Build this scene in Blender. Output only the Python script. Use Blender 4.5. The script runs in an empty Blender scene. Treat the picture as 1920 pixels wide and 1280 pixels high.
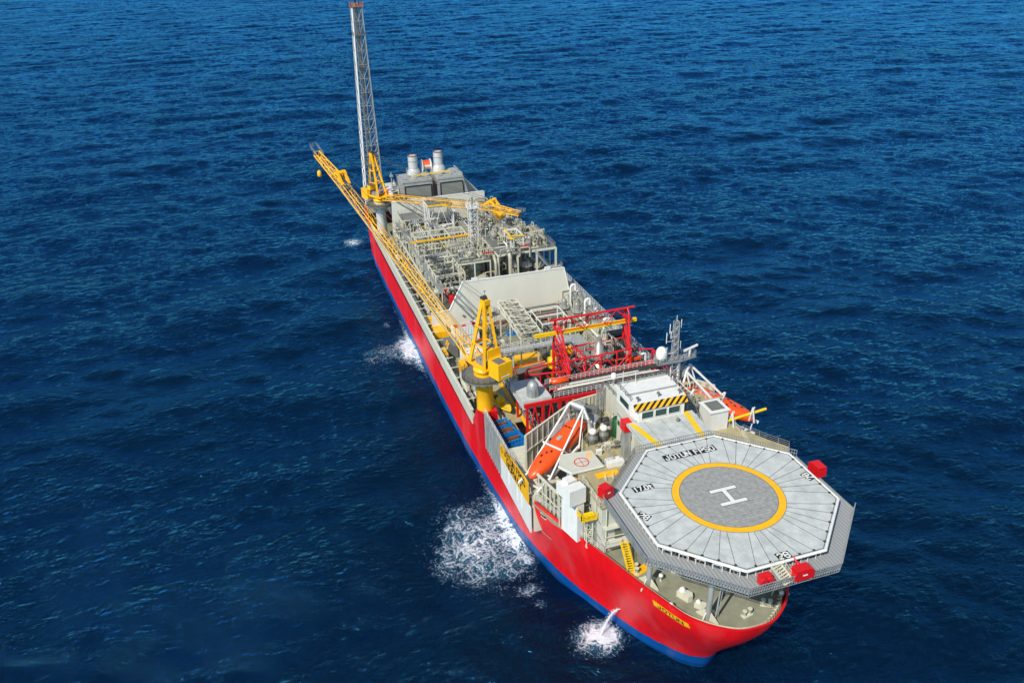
import bpy, math, random
import numpy as np
from mathutils import Vector, Matrix
random.seed(7)
R = math.radians
S = bpy.context.scene
C = S.collection

# ---------------------------------------------------------------- camera
def make_camera():
    yaw, pitch, roll = .30188598, .47416671, -.0301902
    fw = Vector((math.sin(yaw)*math.cos(pitch), math.cos(yaw)*math.cos(pitch), -math.sin(pitch)))
    r = Vector((math.cos(yaw), -math.sin(yaw), 0)); u = r.cross(fw)
    r2 = r*math.cos(roll)+u*math.sin(roll); u2 = -r*math.sin(roll)+u*math.cos(roll)
    cd = bpy.data.cameras.new('camera'); co = bpy.data.objects.new('camera', cd); C.objects.link(co)
    m = Matrix.Identity(4)
    for i in range(3):
        m[i][0], m[i][1], m[i][2] = r2[i], u2[i], -fw[i]
    m[0][3], m[1][3], m[2][3] = -57.16, -81.72, 110.87
    co.matrix_world = m
    cd.sensor_width = 36; cd.lens = 29.131
    cd.clip_start = 1; cd.clip_end = 40000
    S.camera = co
make_camera()

# ---------------------------------------------------------------- light
SUN_EL, SUN_AZ = 44.0, 230.0      # degrees; azimuth clockwise from +Y, where the sun stands
w = bpy.data.worlds.new('World'); S.world = w; w.use_nodes = True
nt = w.node_tree; nt.nodes.clear()
sky = nt.nodes.new('ShaderNodeTexSky'); sky.sky_type = 'NISHITA'; sky.sun_disc = False
sky.sun_elevation = R(SUN_EL); sky.sun_rotation = R(SUN_AZ); sky.altitude = 100
sky.air_density = 1.0; sky.dust_density = 0.6; sky.ozone_density = 2.0
bg = nt.nodes.new('ShaderNodeBackground'); bg.inputs[1].default_value = 0.12
ow = nt.nodes.new('ShaderNodeOutputWorld')
nt.links.new(sky.outputs[0], bg.inputs[0]); nt.links.new(bg.outputs[0], ow.inputs[0])
sl = bpy.data.lights.new('sun', 'SUN'); sl.energy = 4.4; sl.angle = R(0.53); sl.color = (1.0, .955, .88)
so = bpy.data.objects.new('sun', sl); C.objects.link(so)
sd = Vector((math.sin(R(SUN_AZ))*math.cos(R(SUN_EL)), math.cos(R(SUN_AZ))*math.cos(R(SUN_EL)), math.sin(R(SUN_EL))))
so.rotation_euler = sd.to_track_quat('Z', 'Y').to_euler(); so.location = (-120, -40, 200)
S.view_settings.view_transform = 'Standard'; S.view_settings.look = 'None'
S.view_settings.exposure = 0.24; S.view_settings.gamma = 1

# ---------------------------------------------------------------- materials
def lin(c):
    c = [v/255 for v in c]
    return tuple(v/12.92 if v <= .04045 else ((v+.055)/1.055)**2.4 for v in c)
def paint(name, rgb, rough=.5, metal=0.0, var=.12, scale=.6, rust=0.0, streak=True):
    m = bpy.data.materials.new(name); m.use_nodes = True
    n = m.node_tree; L = n.links; b = n.nodes['Principled BSDF']
    c = lin(rgb)
    tc = n.nodes.new('ShaderNodeNewGeometry')
    mp = n.nodes.new('ShaderNodeMapping'); mp.inputs['Scale'].default_value = (scale*2, scale*2, scale*.5 if streak else scale*2)
    L.new(tc.outputs['Position'], mp.inputs[0])
    nz = n.nodes.new('ShaderNodeTexNoise'); nz.inputs['Scale'].default_value = 1; nz.inputs['Detail'].default_value = 6
    nz.inputs['Roughness'].default_value = .65
    L.new(mp.outputs[0], nz.inputs['Vector'])
    rp = n.nodes.new('ShaderNodeValToRGB')
    rp.color_ramp.elements[0].position = .3; rp.color_ramp.elements[1].position = .72
    rp.color_ramp.elements[0].color = (*[v*(1-var*1.6) for v in c], 1)
    rp.color_ramp.elements[1].color = (*[min(1, v*(1+var)) for v in c], 1)
    L.new(nz.outputs[0], rp.inputs[0])
    out = rp.outputs[0]
    if rust > 0:
        n2 = n.nodes.new('ShaderNodeTexNoise'); n2.inputs['Scale'].default_value = 2.3; n2.inputs['Detail'].default_value = 8
        n2.inputs['Roughness'].default_value = .75
        L.new(mp.outputs[0], n2.inputs['Vector'])
        r2 = n.nodes.new('ShaderNodeValToRGB'); r2.color_ramp.elements[0].position = .60-rust*.1; r2.color_ramp.elements[1].position = .72
        L.new(n2.outputs[0], r2.inputs[0])
        mx = n.nodes.new('ShaderNodeMixRGB'); mx.inputs[2].default_value = (*lin((120, 82, 52)), 1)
        mt = n.nodes.new('ShaderNodeMath'); mt.operation = 'MULTIPLY'; mt.inputs[1].default_value = min(1, .35+rust*.6)
        L.new(r2.outputs[0], mt.inputs[0]); L.new(mt.outputs[0], mx.inputs[0]); L.new(out, mx.inputs[1]); out = mx.outputs[0]
    L.new(out, b.inputs['Base Color'])
    b.inputs['Roughness'].default_value = rough; b.inputs['Metallic'].default_value = metal
    return m
M = dict(
    cream=paint('cream_paint', (196, 194, 172), .5, rust=.12, var=.08),
    white=paint('white_paint', (214, 214, 206), .45, rust=.06, var=.06),
    wall=paint('pale_wall_paint', (190, 189, 172), .55, var=.05, rust=.06),
    grey=paint('light_grey_paint', (150, 152, 146), .5, rust=.15),
    mid=paint('mid_grey_paint', (106, 108, 100), .5, rust=.2),
    blast=paint('smooth_blast_wall', (203, 201, 186), .55, var=.04, scale=.15),
    stack=paint('silver_stack_paint', (188, 190, 186), .4, .1, var=.08),
    galv=paint('galvanised_steel', (160, 163, 160), .4, .35, var=.18),
    pipe=paint('cream_pipe_paint', (168, 164, 142), .42, rust=.25, var=.15),
    steel=paint('insulation_cladding', (158, 160, 152), .35, .45, var=.15),
    dark=paint('dark_grating', (52, 54, 52), .7, var=.3),
    black=paint('black_rubber', (18, 19, 20), .6),
    plant=paint('plant_deck_grating', (78, 78, 66), .75, var=.3, rust=.3, streak=False, scale=.5),
    deck=paint('grey_green_deck', (134, 134, 112), .7, var=.16, rust=.22, streak=False, scale=.25),
    tan=paint('tan_deck', (160, 150, 112), .7, var=.14, rust=.2, streak=False, scale=.25),
    heli=paint('helideck_coating', (180, 184, 178), .7, var=.15, scale=.3, streak=False, rust=.10),
    rusto=paint('rusty_orange_platform', (172, 98, 52), .7, var=.3, scale=2),
    dull=paint('dull_module_steel', (140, 139, 126), .5, var=.25, rust=.35, scale=1.5),
    helidark=paint('helideck_circle_coating', (146, 147, 142), .75, var=.2, scale=.8, streak=False, rust=.1),
    yellow=paint('yellow_paint', (236, 174, 10), .42, var=.08, rust=.04),
    lemon=paint('lemon_paint', (226, 186, 10), .4, var=.06),
    red=paint('red_steel_paint', (196, 22, 30), .45, var=.1),
    fire=paint('fire_red_paint', (200, 16, 20), .4, var=.06),
    orange=paint('lifeboat_orange', (222, 78, 20), .35, var=.08),
    blue=paint('blue_container_paint', (18, 120, 190), .45, var=.12, rust=.1),
    navy=paint('navy_container_paint', (14, 40, 74), .5, var=.12),
    green=paint('green_tank_paint', (14, 78, 34), .45),
    rustm=paint('rusty_goods', (112, 74, 50), .8, var=.4, scale=2.5, rust=.4),
    rope=paint('steel_wire', (70, 72, 72), .5, .4),
    signblack=paint('sign_black', (20, 20, 18), .6, var=.02),
)
g = bpy.data.materials.new('tinted_glass'); g.use_nodes = True
b = g.node_tree.nodes['Principled BSDF']; b.inputs['Base Color'].default_value = (.012, .05, .045, 1)
b.inputs['Roughness'].default_value = .08; b.inputs['Specular IOR Level'].default_value = .7
M['glass'] = g

def hull_material():
    m = bpy.data.materials.new('hull_paint'); m.use_nodes = True
    n = m.node_tree; L = n.links; b = n.nodes['Principled BSDF']
    ge = n.nodes.new('ShaderNodeNewGeometry'); sx = n.nodes.new('ShaderNodeSeparateXYZ'); L.new(ge.outputs['Position'], sx.inputs[0])
    st = n.nodes.new('ShaderNodeMath'); st.operation = 'GREATER_THAN'; st.inputs[1].default_value = 3.0
    nl = n.nodes.new('ShaderNodeTexNoise'); nl.inputs['Scale'].default_value = .9; nl.inputs['Detail'].default_value = 6; L.new(ge.outputs['Position'], nl.inputs['Vector'])
    ad = n.nodes.new('ShaderNodeMath'); ad.operation = 'MULTIPLY_ADD'; ad.inputs[1].default_value = .5; L.new(nl.outputs[0], ad.inputs[0]); L.new(sx.outputs['Z'], ad.inputs[2]); ad2 = n.nodes.new('ShaderNodeMath'); ad2.operation = 'SUBTRACT'; ad2.inputs[1].default_value = .25; L.new(ad.outputs[0], ad2.inputs[0]); L.new(ad2.outputs[0], st.inputs[0])
    mp = n.nodes.new('ShaderNodeMapping'); mp.inputs['Scale'].default_value = (.35, .35, .07); L.new(ge.outputs['Position'], mp.inputs[0])
    nz = n.nodes.new('ShaderNodeTexNoise'); nz.inputs['Detail'].default_value = 7; nz.inputs['Scale'].default_value = 1.3; nz.inputs['Roughness'].default_value = .7; L.new(mp.outputs[0], nz.inputs['Vector'])
    mx = n.nodes.new('ShaderNodeMixRGB'); L.new(st.outputs[0], mx.inputs[0])
    mx.inputs[1].default_value = (*lin((0, 74, 142)), 1); mx.inputs[2].default_value = (*lin((236, 6, 12)), 1)
    r = n.nodes.new('ShaderNodeMapRange'); r.inputs[1].default_value = .3; r.inputs[2].default_value = .75; r.inputs[3].default_value = .78; r.inputs[4].default_value = 1.12
    L.new(nz.outputs[0], r.inputs[0])
    ml = n.nodes.new('ShaderNodeMixRGB'); ml.blend_type = 'MULTIPLY'; ml.inputs[0].default_value = 1; L.new(mx.outputs[0], ml.inputs[1]); L.new(r.outputs[0], ml.inputs[2])
    # pale salt bloom in vertical patches
    n2 = n.nodes.new('ShaderNodeTexNoise'); n2.inputs['Scale'].default_value = .5; n2.inputs['Detail'].default_value = 6; L.new(mp.outputs[0], n2.inputs['Vector'])
    r2 = n.nodes.new('ShaderNodeMapRange'); r2.inputs[1].default_value = .5; r2.inputs[2].default_value = .8; r2.inputs[3].default_value = 0; r2.inputs[4].default_value = .16; L.new(n2.outputs[0], r2.inputs[0])
    m3 = n.nodes.new('ShaderNodeMixRGB'); L.new(r2.outputs[0], m3.inputs[0]); L.new(ml.outputs[0], m3.inputs[1]); m3.inputs[2].default_value = (.62, .35, .35, 1)
    cx = n.nodes.new('ShaderNodeCombineXYZ'); L.new(sx.outputs['Y'], cx.inputs[0]); L.new(sx.outputs['Z'], cx.inputs[1])
    br = n.nodes.new('ShaderNodeTexBrick'); br.inputs['Scale'].default_value = 1; br.inputs['Brick Width'].default_value = 9.0; br.inputs['Row Height'].default_value = 2.6; br.inputs['Mortar Size'].default_value = .045
    br.inputs['Color1'].default_value = (1, 1, 1, 1); br.inputs['Color2'].default_value = (.93, .93, .93, 1); br.inputs['Mortar'].default_value = (.80, .80, .80, 1); L.new(cx.outputs[0], br.inputs[0])
    m4 = n.nodes.new('ShaderNodeMixRGB'); m4.blend_type = 'MULTIPLY'; m4.inputs[0].default_value = 1; L.new(m3.outputs[0], m4.inputs[1]); L.new(br.outputs[0], m4.inputs[2])
    # brown rust runs, narrow and tall
    mp2 = n.nodes.new('ShaderNodeMapping'); mp2.inputs['Scale'].default_value = (1.6, 1.6, .12); L.new(ge.outputs['Position'], mp2.inputs[0])
    n3 = n.nodes.new('ShaderNodeTexNoise'); n3.inputs['Scale'].default_value = 1; n3.inputs['Detail'].default_value = 4; L.new(mp2.outputs[0], n3.inputs['Vector'])
    r3 = n.nodes.new('ShaderNodeMapRange'); r3.inputs[1].default_value = .64; r3.inputs[2].default_value = .78; r3.inputs[3].default_value = 0; r3.inputs[4].default_value = .45; L.new(n3.outputs[0], r3.inputs[0])
    m5 = n.nodes.new('ShaderNodeMixRGB'); L.new(r3.outputs[0], m5.inputs[0]); L.new(m4.outputs[0], m5.inputs[1]); m5.inputs[2].default_value = (.12, .03, .015, 1)
    wb = n.nodes.new('ShaderNodeMapRange'); wb.inputs[1].default_value = .3; wb.inputs[2].default_value = .9; wb.inputs[3].default_value = .55; wb.inputs[4].default_value = 1; L.new(ad2.outputs[0], wb.inputs[0])
    m6 = n.nodes.new('ShaderNodeMixRGB'); m6.blend_type = 'MULTIPLY'; m6.inputs[0].default_value = 1; L.new(m5.outputs[0], m6.inputs[1]); L.new(wb.outputs[0], m6.inputs[2])
    L.new(m6.outputs[0], b.inputs['Base Color']); b.inputs['Roughness'].default_value = .42
    return m
M['hull'] = hull_material()

def stripes(name, a, bcol, direction, width):
    m = bpy.data.materials.new(name); m.use_nodes = True
    n = m.node_tree; L = n.links; b = n.nodes['Principled BSDF']
    ge = n.nodes.new('ShaderNodeNewGeometry'); d = n.nodes.new('ShaderNodeVectorMath'); d.operation = 'DOT_PRODUCT'
    d.inputs[1].default_value = Vector(direction).normalized()/width; L.new(ge.outputs['Position'], d.inputs[0])
    f = n.nodes.new('ShaderNodeMath'); f.operation = 'FRACT'; L.new(d.outputs['Value'], f.inputs[0])
    t = n.nodes.new('ShaderNodeMath'); t.operation = 'GREATER_THAN'; t.inputs[1].default_value = .5; L.new(f.outputs[0], t.inputs[0])
    mx = n.nodes.new('ShaderNodeMixRGB'); L.new(t.outputs[0], mx.inputs[0]); mx.inputs[1].default_value = (*lin(a), 1); mx.inputs[2].default_value = (*lin(bcol), 1)
    L.new(mx.outputs[0], b.inputs['Base Color']); b.inputs['Roughness'].default_value = .5
    return m
M['hazard'] = stripes('hazard_stripes', (225, 165, 10), (22, 22, 20), (1, 0, -1.7), .62)
M['netting'] = stripes('grating_sheet', (150, 153, 152), (132, 135, 134), (1, 0, 0), .5)
M['corr'] = stripes('ribbed_cladding', (190, 188, 168), (150, 148, 128), (1, .3, 0), .8)
M['louvre'] = stripes('louvre_grey', (128, 131, 124), (112, 115, 109), (0, 0, 1), .5)

# ---------------------------------------------------------------- mesh helpers
Z3 = Vector((0, 0, 1))
def V(p): return Vector(p)
class MB:
    def __init__(s): s.v = []; s.f = []; s.sm = []
    def add(s, vs, fs, smooth=False):
        o = len(s.v); s.v += [tuple(p) for p in vs]; s.f += [tuple(i+o for i in f) for f in fs]; s.sm += [smooth]*len(fs); return s
    def box(s, x0, x1, y0, y1, z0, z1):
        return s.add([(x0,y0,z0),(x1,y0,z0),(x1,y1,z0),(x0,y1,z0),(x0,y0,z1),(x1,y0,z1),(x1,y1,z1),(x0,y1,z1)],
                     [(0,3,2,1),(4,5,6,7),(0,1,5,4),(1,2,6,5),(2,3,7,6),(3,0,4,7)])
    def obox(s, c, ax, ay, az):
        c, ax, ay, az = V(c), V(ax), V(ay), V(az)
        vs = [c+ax*i+ay*j+az*k for k in (-1, 1) for i, j in ((-1,-1),(1,-1),(1,1),(-1,1))]
        return s.add(vs, [(0,3,2,1),(4,5,6,7),(0,1,5,4),(1,2,6,5),(2,3,7,6),(3,0,4,7)])
    def bar(s, a, b, w, h=None):
        a, b = V(a), V(b); h = h or w; d = b-a
        if d.length < 1e-6: return s
        t = d.normalized(); up = Z3 if abs(t.z) < .98 else Vector((1, 0, 0))
        x = t.cross(up).normalized()*w/2; y = x.cross(t).normalized()*h/2
        return s.obox((a+b)/2, x, d/2, y)
    def tube(s, a, b, r, r2=None, n=8, cap=True):
        a, b = V(a), V(b); r2 = r if r2 is None else r2; t = (b-a)
        if t.length < 1e-6: return s
        t.normalize(); up = Z3 if abs(t.z) < .98 else Vector((1, 0, 0)); x = t.cross(up).normalized(); y = t.cross(x)
        vs = []
        for p, q in ((a, r), (b, r2)):
            for i in range(n):
                an = 2*math.pi*i/n; vs.append(p+x*q*math.cos(an)+y*q*math.sin(an))
        s.add(vs, [(i, (i+1) % n, n+(i+1) % n, n+i) for i in range(n)], n > 5)
        if cap: s.add(vs, [tuple(range(n))[::-1], tuple(range(n, 2*n))])
        return s
    def pipe(s, pts, r, n=7):
        pts = [V(p) for p in pts]
        q = [pts[0]]
        for i in range(1, len(pts)-1):
            a, b, c = pts[i-1], pts[i], pts[i+1]; k = min(r*2.4, (b-a).length*.45, (c-b).length*.45)
            p0 = b+(a-b).normalized()*k; p1 = b+(c-b).normalized()*k
            q += [p0, (p0+p1)/2*.5+b*.5, p1]
        q.append(pts[-1])
        prev = None; rings = []
        for i, p in enumerate(q):
            t = ((q[min(i+1, len(q)-1)]-q[max(i-1, 0)])).normalized()
            x = t.orthogonal().normalized() if prev is None else (prev-t*prev.dot(t)).normalized()
            prev = x; y = t.cross(x)
            rings.append([p+x*r*math.cos(6.2832*j/n)+y*r*math.sin(6.2832*j/n) for j in range(n)])
        vs = [v for rg in rings for v in rg]
        fs = [(i*n+j, i*n+(j+1) % n, (i+1)*n+(j+1) % n, (i+1)*n+j) for i in range(len(rings)-1) for j in range(n)]
        s.add(vs, fs, True); s.add(rings[0]+rings[-1], [tuple(range(n))[::-1], tuple(range(n, 2*n))]); return s
    def prism(s, pts, z0, z1):
        n = len(pts); vs = [(x, y, z0) for x, y in pts]+[(x, y, z1) for x, y in pts]
        return s.add(vs, [tuple(range(n))[::-1], tuple(range(n, 2*n))]+[(i, (i+1) % n, n+(i+1) % n, n+i) for i in range(n)])
    def slab(s, pts, off):
        n = len(pts); off = V(off); vs = [V(p) for p in pts]+[V(p)+off for p in pts]
        return s.add(vs, [tuple(range(n))[::-1], tuple(range(n, 2*n))]+[(i, (i+1) % n, n+(i+1) % n, n+i) for i in range(n)])
    def lathe(s, prof, c, n=20, axis='z'):
        c = V(c); vs = []
        for r, z in prof:
            for i in range(n):
                a = 2*math.pi*i/n; x, y = r*math.cos(a), r*math.sin(a)
                p = {'z': (x, y, z), 'x': (z, x, y), 'y': (y, z, x)}[axis]; vs.append(c+V(p))
        m = len(prof)
        s.add(vs, [(k*n+i, k*n+(i+1) % n, (k+1)*n+(i+1) % n, (k+1)*n+i) for k in range(m-1) for i in range(n)], True)
        s.add(vs, [tuple(range(n))[::-1], tuple(range((m-1)*n, m*n))]); return s
    def ball(s, c, r, n=12, sz=1):
        return s.lathe([(max(.001, r*math.cos(t)), r*sz*math.sin(t)) for t in [(-math.pi/2)+math.pi*k/(n//2) for k in range(n//2+1)]], c, n)
    def rail(s, pts, h=1.1, step=1.8, closed=False, t=.045, kick=False):
        pts = [V(p) for p in pts]
        if closed: pts = pts+[pts[0]]
        for a, b in zip(pts, pts[1:]):
            L = (b-a).length; k = max(1, round(L/step))
            for i in range(k+1): s.bar(a+(b-a)*i/k, a+(b-a)*i/k+Z3*h, t*1.3)
            for z in (h, h*.66, h*.33): s.bar(a+Z3*z, b+Z3*z, t)
            if kick: s.bar(a+Z3*.1, b+Z3*.1, .03, .2)
        return s
    def truss(s, a, b, w, h, n, r, rb=None, w2=None, h2=None, sides=(0, 1, 2, 3), kind='tube', up=Z3):
        """box truss from a to b: four chords and zigzag bracing on the chosen sides"""
        a, b = V(a), V(b); rb = rb or r*.55; w2 = w if w2 is None else w2; h2 = h if h2 is None else h2
        t = (b-a).normalized(); x = t.cross(up).normalized(); y = x.cross(t).normalized()
        rings = []
        for i in range(n+1):
            f = i/n; p = a+(b-a)*f; ww, hh = (w+(w2-w)*f)/2, (h+(h2-h)*f)/2
            rings.append([p+x*ww+y*hh, p-x*ww+y*hh, p-x*ww-y*hh, p+x*ww-y*hh])
        put = (lambda p, q, rr: s.tube(p, q, rr, n=6, cap=False)) if kind == 'tube' else (lambda p, q, rr: s.bar(p, q, rr*2))
        for j in range(4): put(rings[0][j], rings[-1][j], r)
        for i in range(n+1):
            for j in sides: put(rings[i][j], rings[i][(j+1) % 4], rb)
        for i in range(n):
            for j in sides:
                k = (j+1) % 4
                if (i+j) % 2: put(rings[i][j], rings[i+1][k], rb)
                else: put(rings[i][k], rings[i+1][j], rb)
        return s
    def stair(s, a, b, w, n=10):
        a, b = V(a), V(b); d = b-a; hd = Vector((d.x, d.y, 0)).normalized(); x = hd.cross(Z3)*w/2
        for q in (x, -x):
            s.bar(a+q, b+q, .08, .3); s.bar(a+q+Z3*1.0, b+q+Z3*1.0, .05); s.bar(a+q+Z3*.5, b+q+Z3*.5, .04)
            for k in range(0, n+1, 3): p = a+d*k/n+q; s.bar(p, p+Z3, .05)
        for k in range(n+1): p = a+d*k/n; s.obox(p, x, hd*.14, Z3*.03)
        return s
ROOT = {}
def mesh_of(name, mb, mat, off):
    me = bpy.data.meshes.new(name); off = V(off)
    me.from_pydata([(x-off.x, y-off.y, z-off.z) for x, y, z in mb.v], [], mb.f)
    me.polygons.foreach_set('use_smooth', mb.sm); me.materials.append(M[mat] if isinstance(mat, str) else mat)
    me.update(); return me
def props(o, label=None, cat=None, group=None, kind=None):
    for k, v in (('label', label), ('category', cat), ('group', group), ('kind', kind)):
        if v: o[k] = v
    return o
def thing(name, label, cat, loc=(0, 0, 0), rz=0, group=None):
    o = bpy.data.objects.new(name, None); C.objects.link(o); o.location = loc; o.rotation_euler = (0, 0, rz); o.empty_display_size = .1
    ROOT[o.name] = V(loc); return props(o, label, cat, group)
def part(name, mb, mat, parent, label=None, local=False):
    """a part in world coordinates (or local ones) under its thing or part"""
    off = (0, 0, 0) if local else ROOT[parent.name]
    o = bpy.data.objects.new(name, mesh_of(name, mb, mat, off)); C.objects.link(o); o.parent = parent
    ROOT[o.name] = V(off); return props(o, label)
def solo(name, mb, mat, label, cat, loc=None, group=None, kind=None):
    if loc is None:
        xs, ys, zs = zip(*mb.v); loc = ((min(xs)+max(xs))/2, (min(ys)+max(ys))/2, min(zs))
    o = bpy.data.objects.new(name, mesh_of(name, mb, mat, loc)); C.objects.link(o); o.location = loc; ROOT[o.name] = V(loc)
    return props(o, label, cat, group, kind)
def copy_tree(o, loc, rz=None, label=None, parent=None):
    c = o.copy(); C.objects.link(c)
    if parent is None:
        c.location = loc; c.rotation_euler.z = o.rotation_euler.z if rz is None else rz
        if label: c['label'] = label
    else: c.parent = parent
    for ch in o.children: copy_tree(ch, None, parent=c)
    return c
def text_mesh(name, s, size, mat, parent, origin, xdir, ydir, bold=0.0, ext=.01, width=None):
    """lettering as a thin mesh; origin is the centre, xdir/ydir give its plane"""
    cu = bpy.data.curves.new(name, 'FONT'); cu.body = s; cu.size = size; cu.align_x = 'CENTER'; cu.align_y = 'CENTER'
    cu.extrude = ext; cu.offset = bold
    to = bpy.data.objects.new(name, cu); C.objects.link(to); bpy.context.view_layer.update()
    me = bpy.data.meshes.new_from_object(to.evaluated_get(bpy.context.evaluated_depsgraph_get()))
    bpy.data.objects.remove(to); me.name = name; me.materials.clear(); me.materials.append(M[mat])
    x, y = V(xdir).normalized(), V(ydir).normalized(); z = x.cross(y)
    if width:
        xs = [v.co.x for v in me.vertices]; k = width/(max(xs)-min(xs))
    else: k = 1
    for v in me.vertices: v.co = V(origin)+x*v.co.x*k+y*v.co.y+z*v.co.z-ROOT[parent.name]
    o = bpy.data.objects.new(name, me); C.objects.link(o); o.parent = parent; ROOT[o.name] = ROOT[parent.name]
    return o

GLYPH = {  # strokes on a 4 x 6 grid
 'J': [[(3, 6), (3, 1), (2, 0), (1, 0), (0, 1), (0, 2)]], 'O': [[(1, 0), (3, 0), (4, 1), (4, 5), (3, 6), (1, 6), (0, 5), (0, 1), (1, 0)]], 'T': [[(0, 6), (4, 6)], [(2, 6), (2, 0)]],
 'U': [[(0, 6), (0, 1), (1, 0), (3, 0), (4, 1), (4, 6)]], 'N': [[(0, 0), (0, 6), (4, 0), (4, 6)]], 'F': [[(0, 0), (0, 6), (4, 6)], [(0, 3.2), (3, 3.2)]], 'P': [[(0, 0), (0, 6), (3, 6), (4, 5), (4, 4), (3, 3), (0, 3)]],
 'S': [[(0, 1), (1, 0), (3, 0), (4, 1), (4, 2.3), (3, 3), (1, 3), (0, 3.8), (0, 5), (1, 6), (3, 6), (4, 5)]], '1': [[(1, 5), (2, 6), (2, 0)]], '7': [[(0, 6), (4, 6), (1.5, 0)]], '0': [[(1, 0), (3, 0), (4, 1), (4, 5), (3, 6), (1, 6), (0, 5), (0, 1), (1, 0)]],
 '.': [[(1.6, 0), (2.4, 0)]], 't': [[(1.5, 5.4), (1.5, 1), (2.2, 0), (3.4, 0)], [(0, 4), (3.2, 4)]], '2': [[(0, 5), (1, 6), (3, 6), (4, 5), (4, 3.8), (0, 0), (4, 0)]], '8': [[(1, 0), (3, 0), (4, 1), (4, 2.2), (3, 3.1), (1, 3.1), (0, 2.2), (0, 1), (1, 0)], [(1, 3.1), (0, 4), (0, 5), (1, 6), (3, 6), (4, 5), (4, 4), (3, 3.1)]],
 'R': [[(0, 0), (0, 6), (3, 6), (4, 5), (4, 4), (3, 3), (0, 3)], [(2, 3), (4, 0)]], 'W': [[(0, 6), (1, 0), (2, 4), (3, 0), (4, 6)]], 'A': [[(0, 0), (2, 6), (4, 0)], [(.8, 2.2), (3.2, 2.2)]], 'Y': [[(0, 6), (2, 3), (4, 6)], [(2, 3), (2, 0)]], 'I': [[(2, 0), (2, 6)]], 'D': [[(0, 0), (0, 6), (2.6, 6), (4, 4.6), (4, 1.4), (2.6, 0), (0, 0)]]}
def block_text(mb, s, w, h, c, xd, yd, t=.16, lift=.0):
    """stroke lettering, w wide and h tall, centred on c in the plane xd, yd"""
    c, xd, yd = V(c), V(xd).normalized(), V(yd).normalized(); zd = xd.cross(yd); adv = [(2.6 if ch == '.' else 3.5 if ch == ' ' else 5.6) for ch in s]; tot = sum(adv)-1.6; k = w/tot; x = -w/2; q = h/6
    for ch, a in zip(s, adv):
        for st in GLYPH.get(ch, []):
            for (x0, y0), (x1, y1) in zip(st, st[1:]):
                off = -1.3*k if ch == '.' else 0
                p, r_ = c+xd*(x+off+x0*k)+yd*(y0*q-h/2), c+xd*(x+off+x1*k)+yd*(y1*q-h/2); d = (r_-p)
                if d.length < 1e-6: continue
                e = d.normalized(); sd = zd.cross(e)*t/2; p2, r2 = p-e*t*.42, r_+e*t*.42
                mb.slab([p2-sd, r2-sd, r2+sd, p2+sd], zd*(.006+lift+.0015*(len(mb.f)//6 % 11)))
        x += a*k
    return mb
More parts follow.
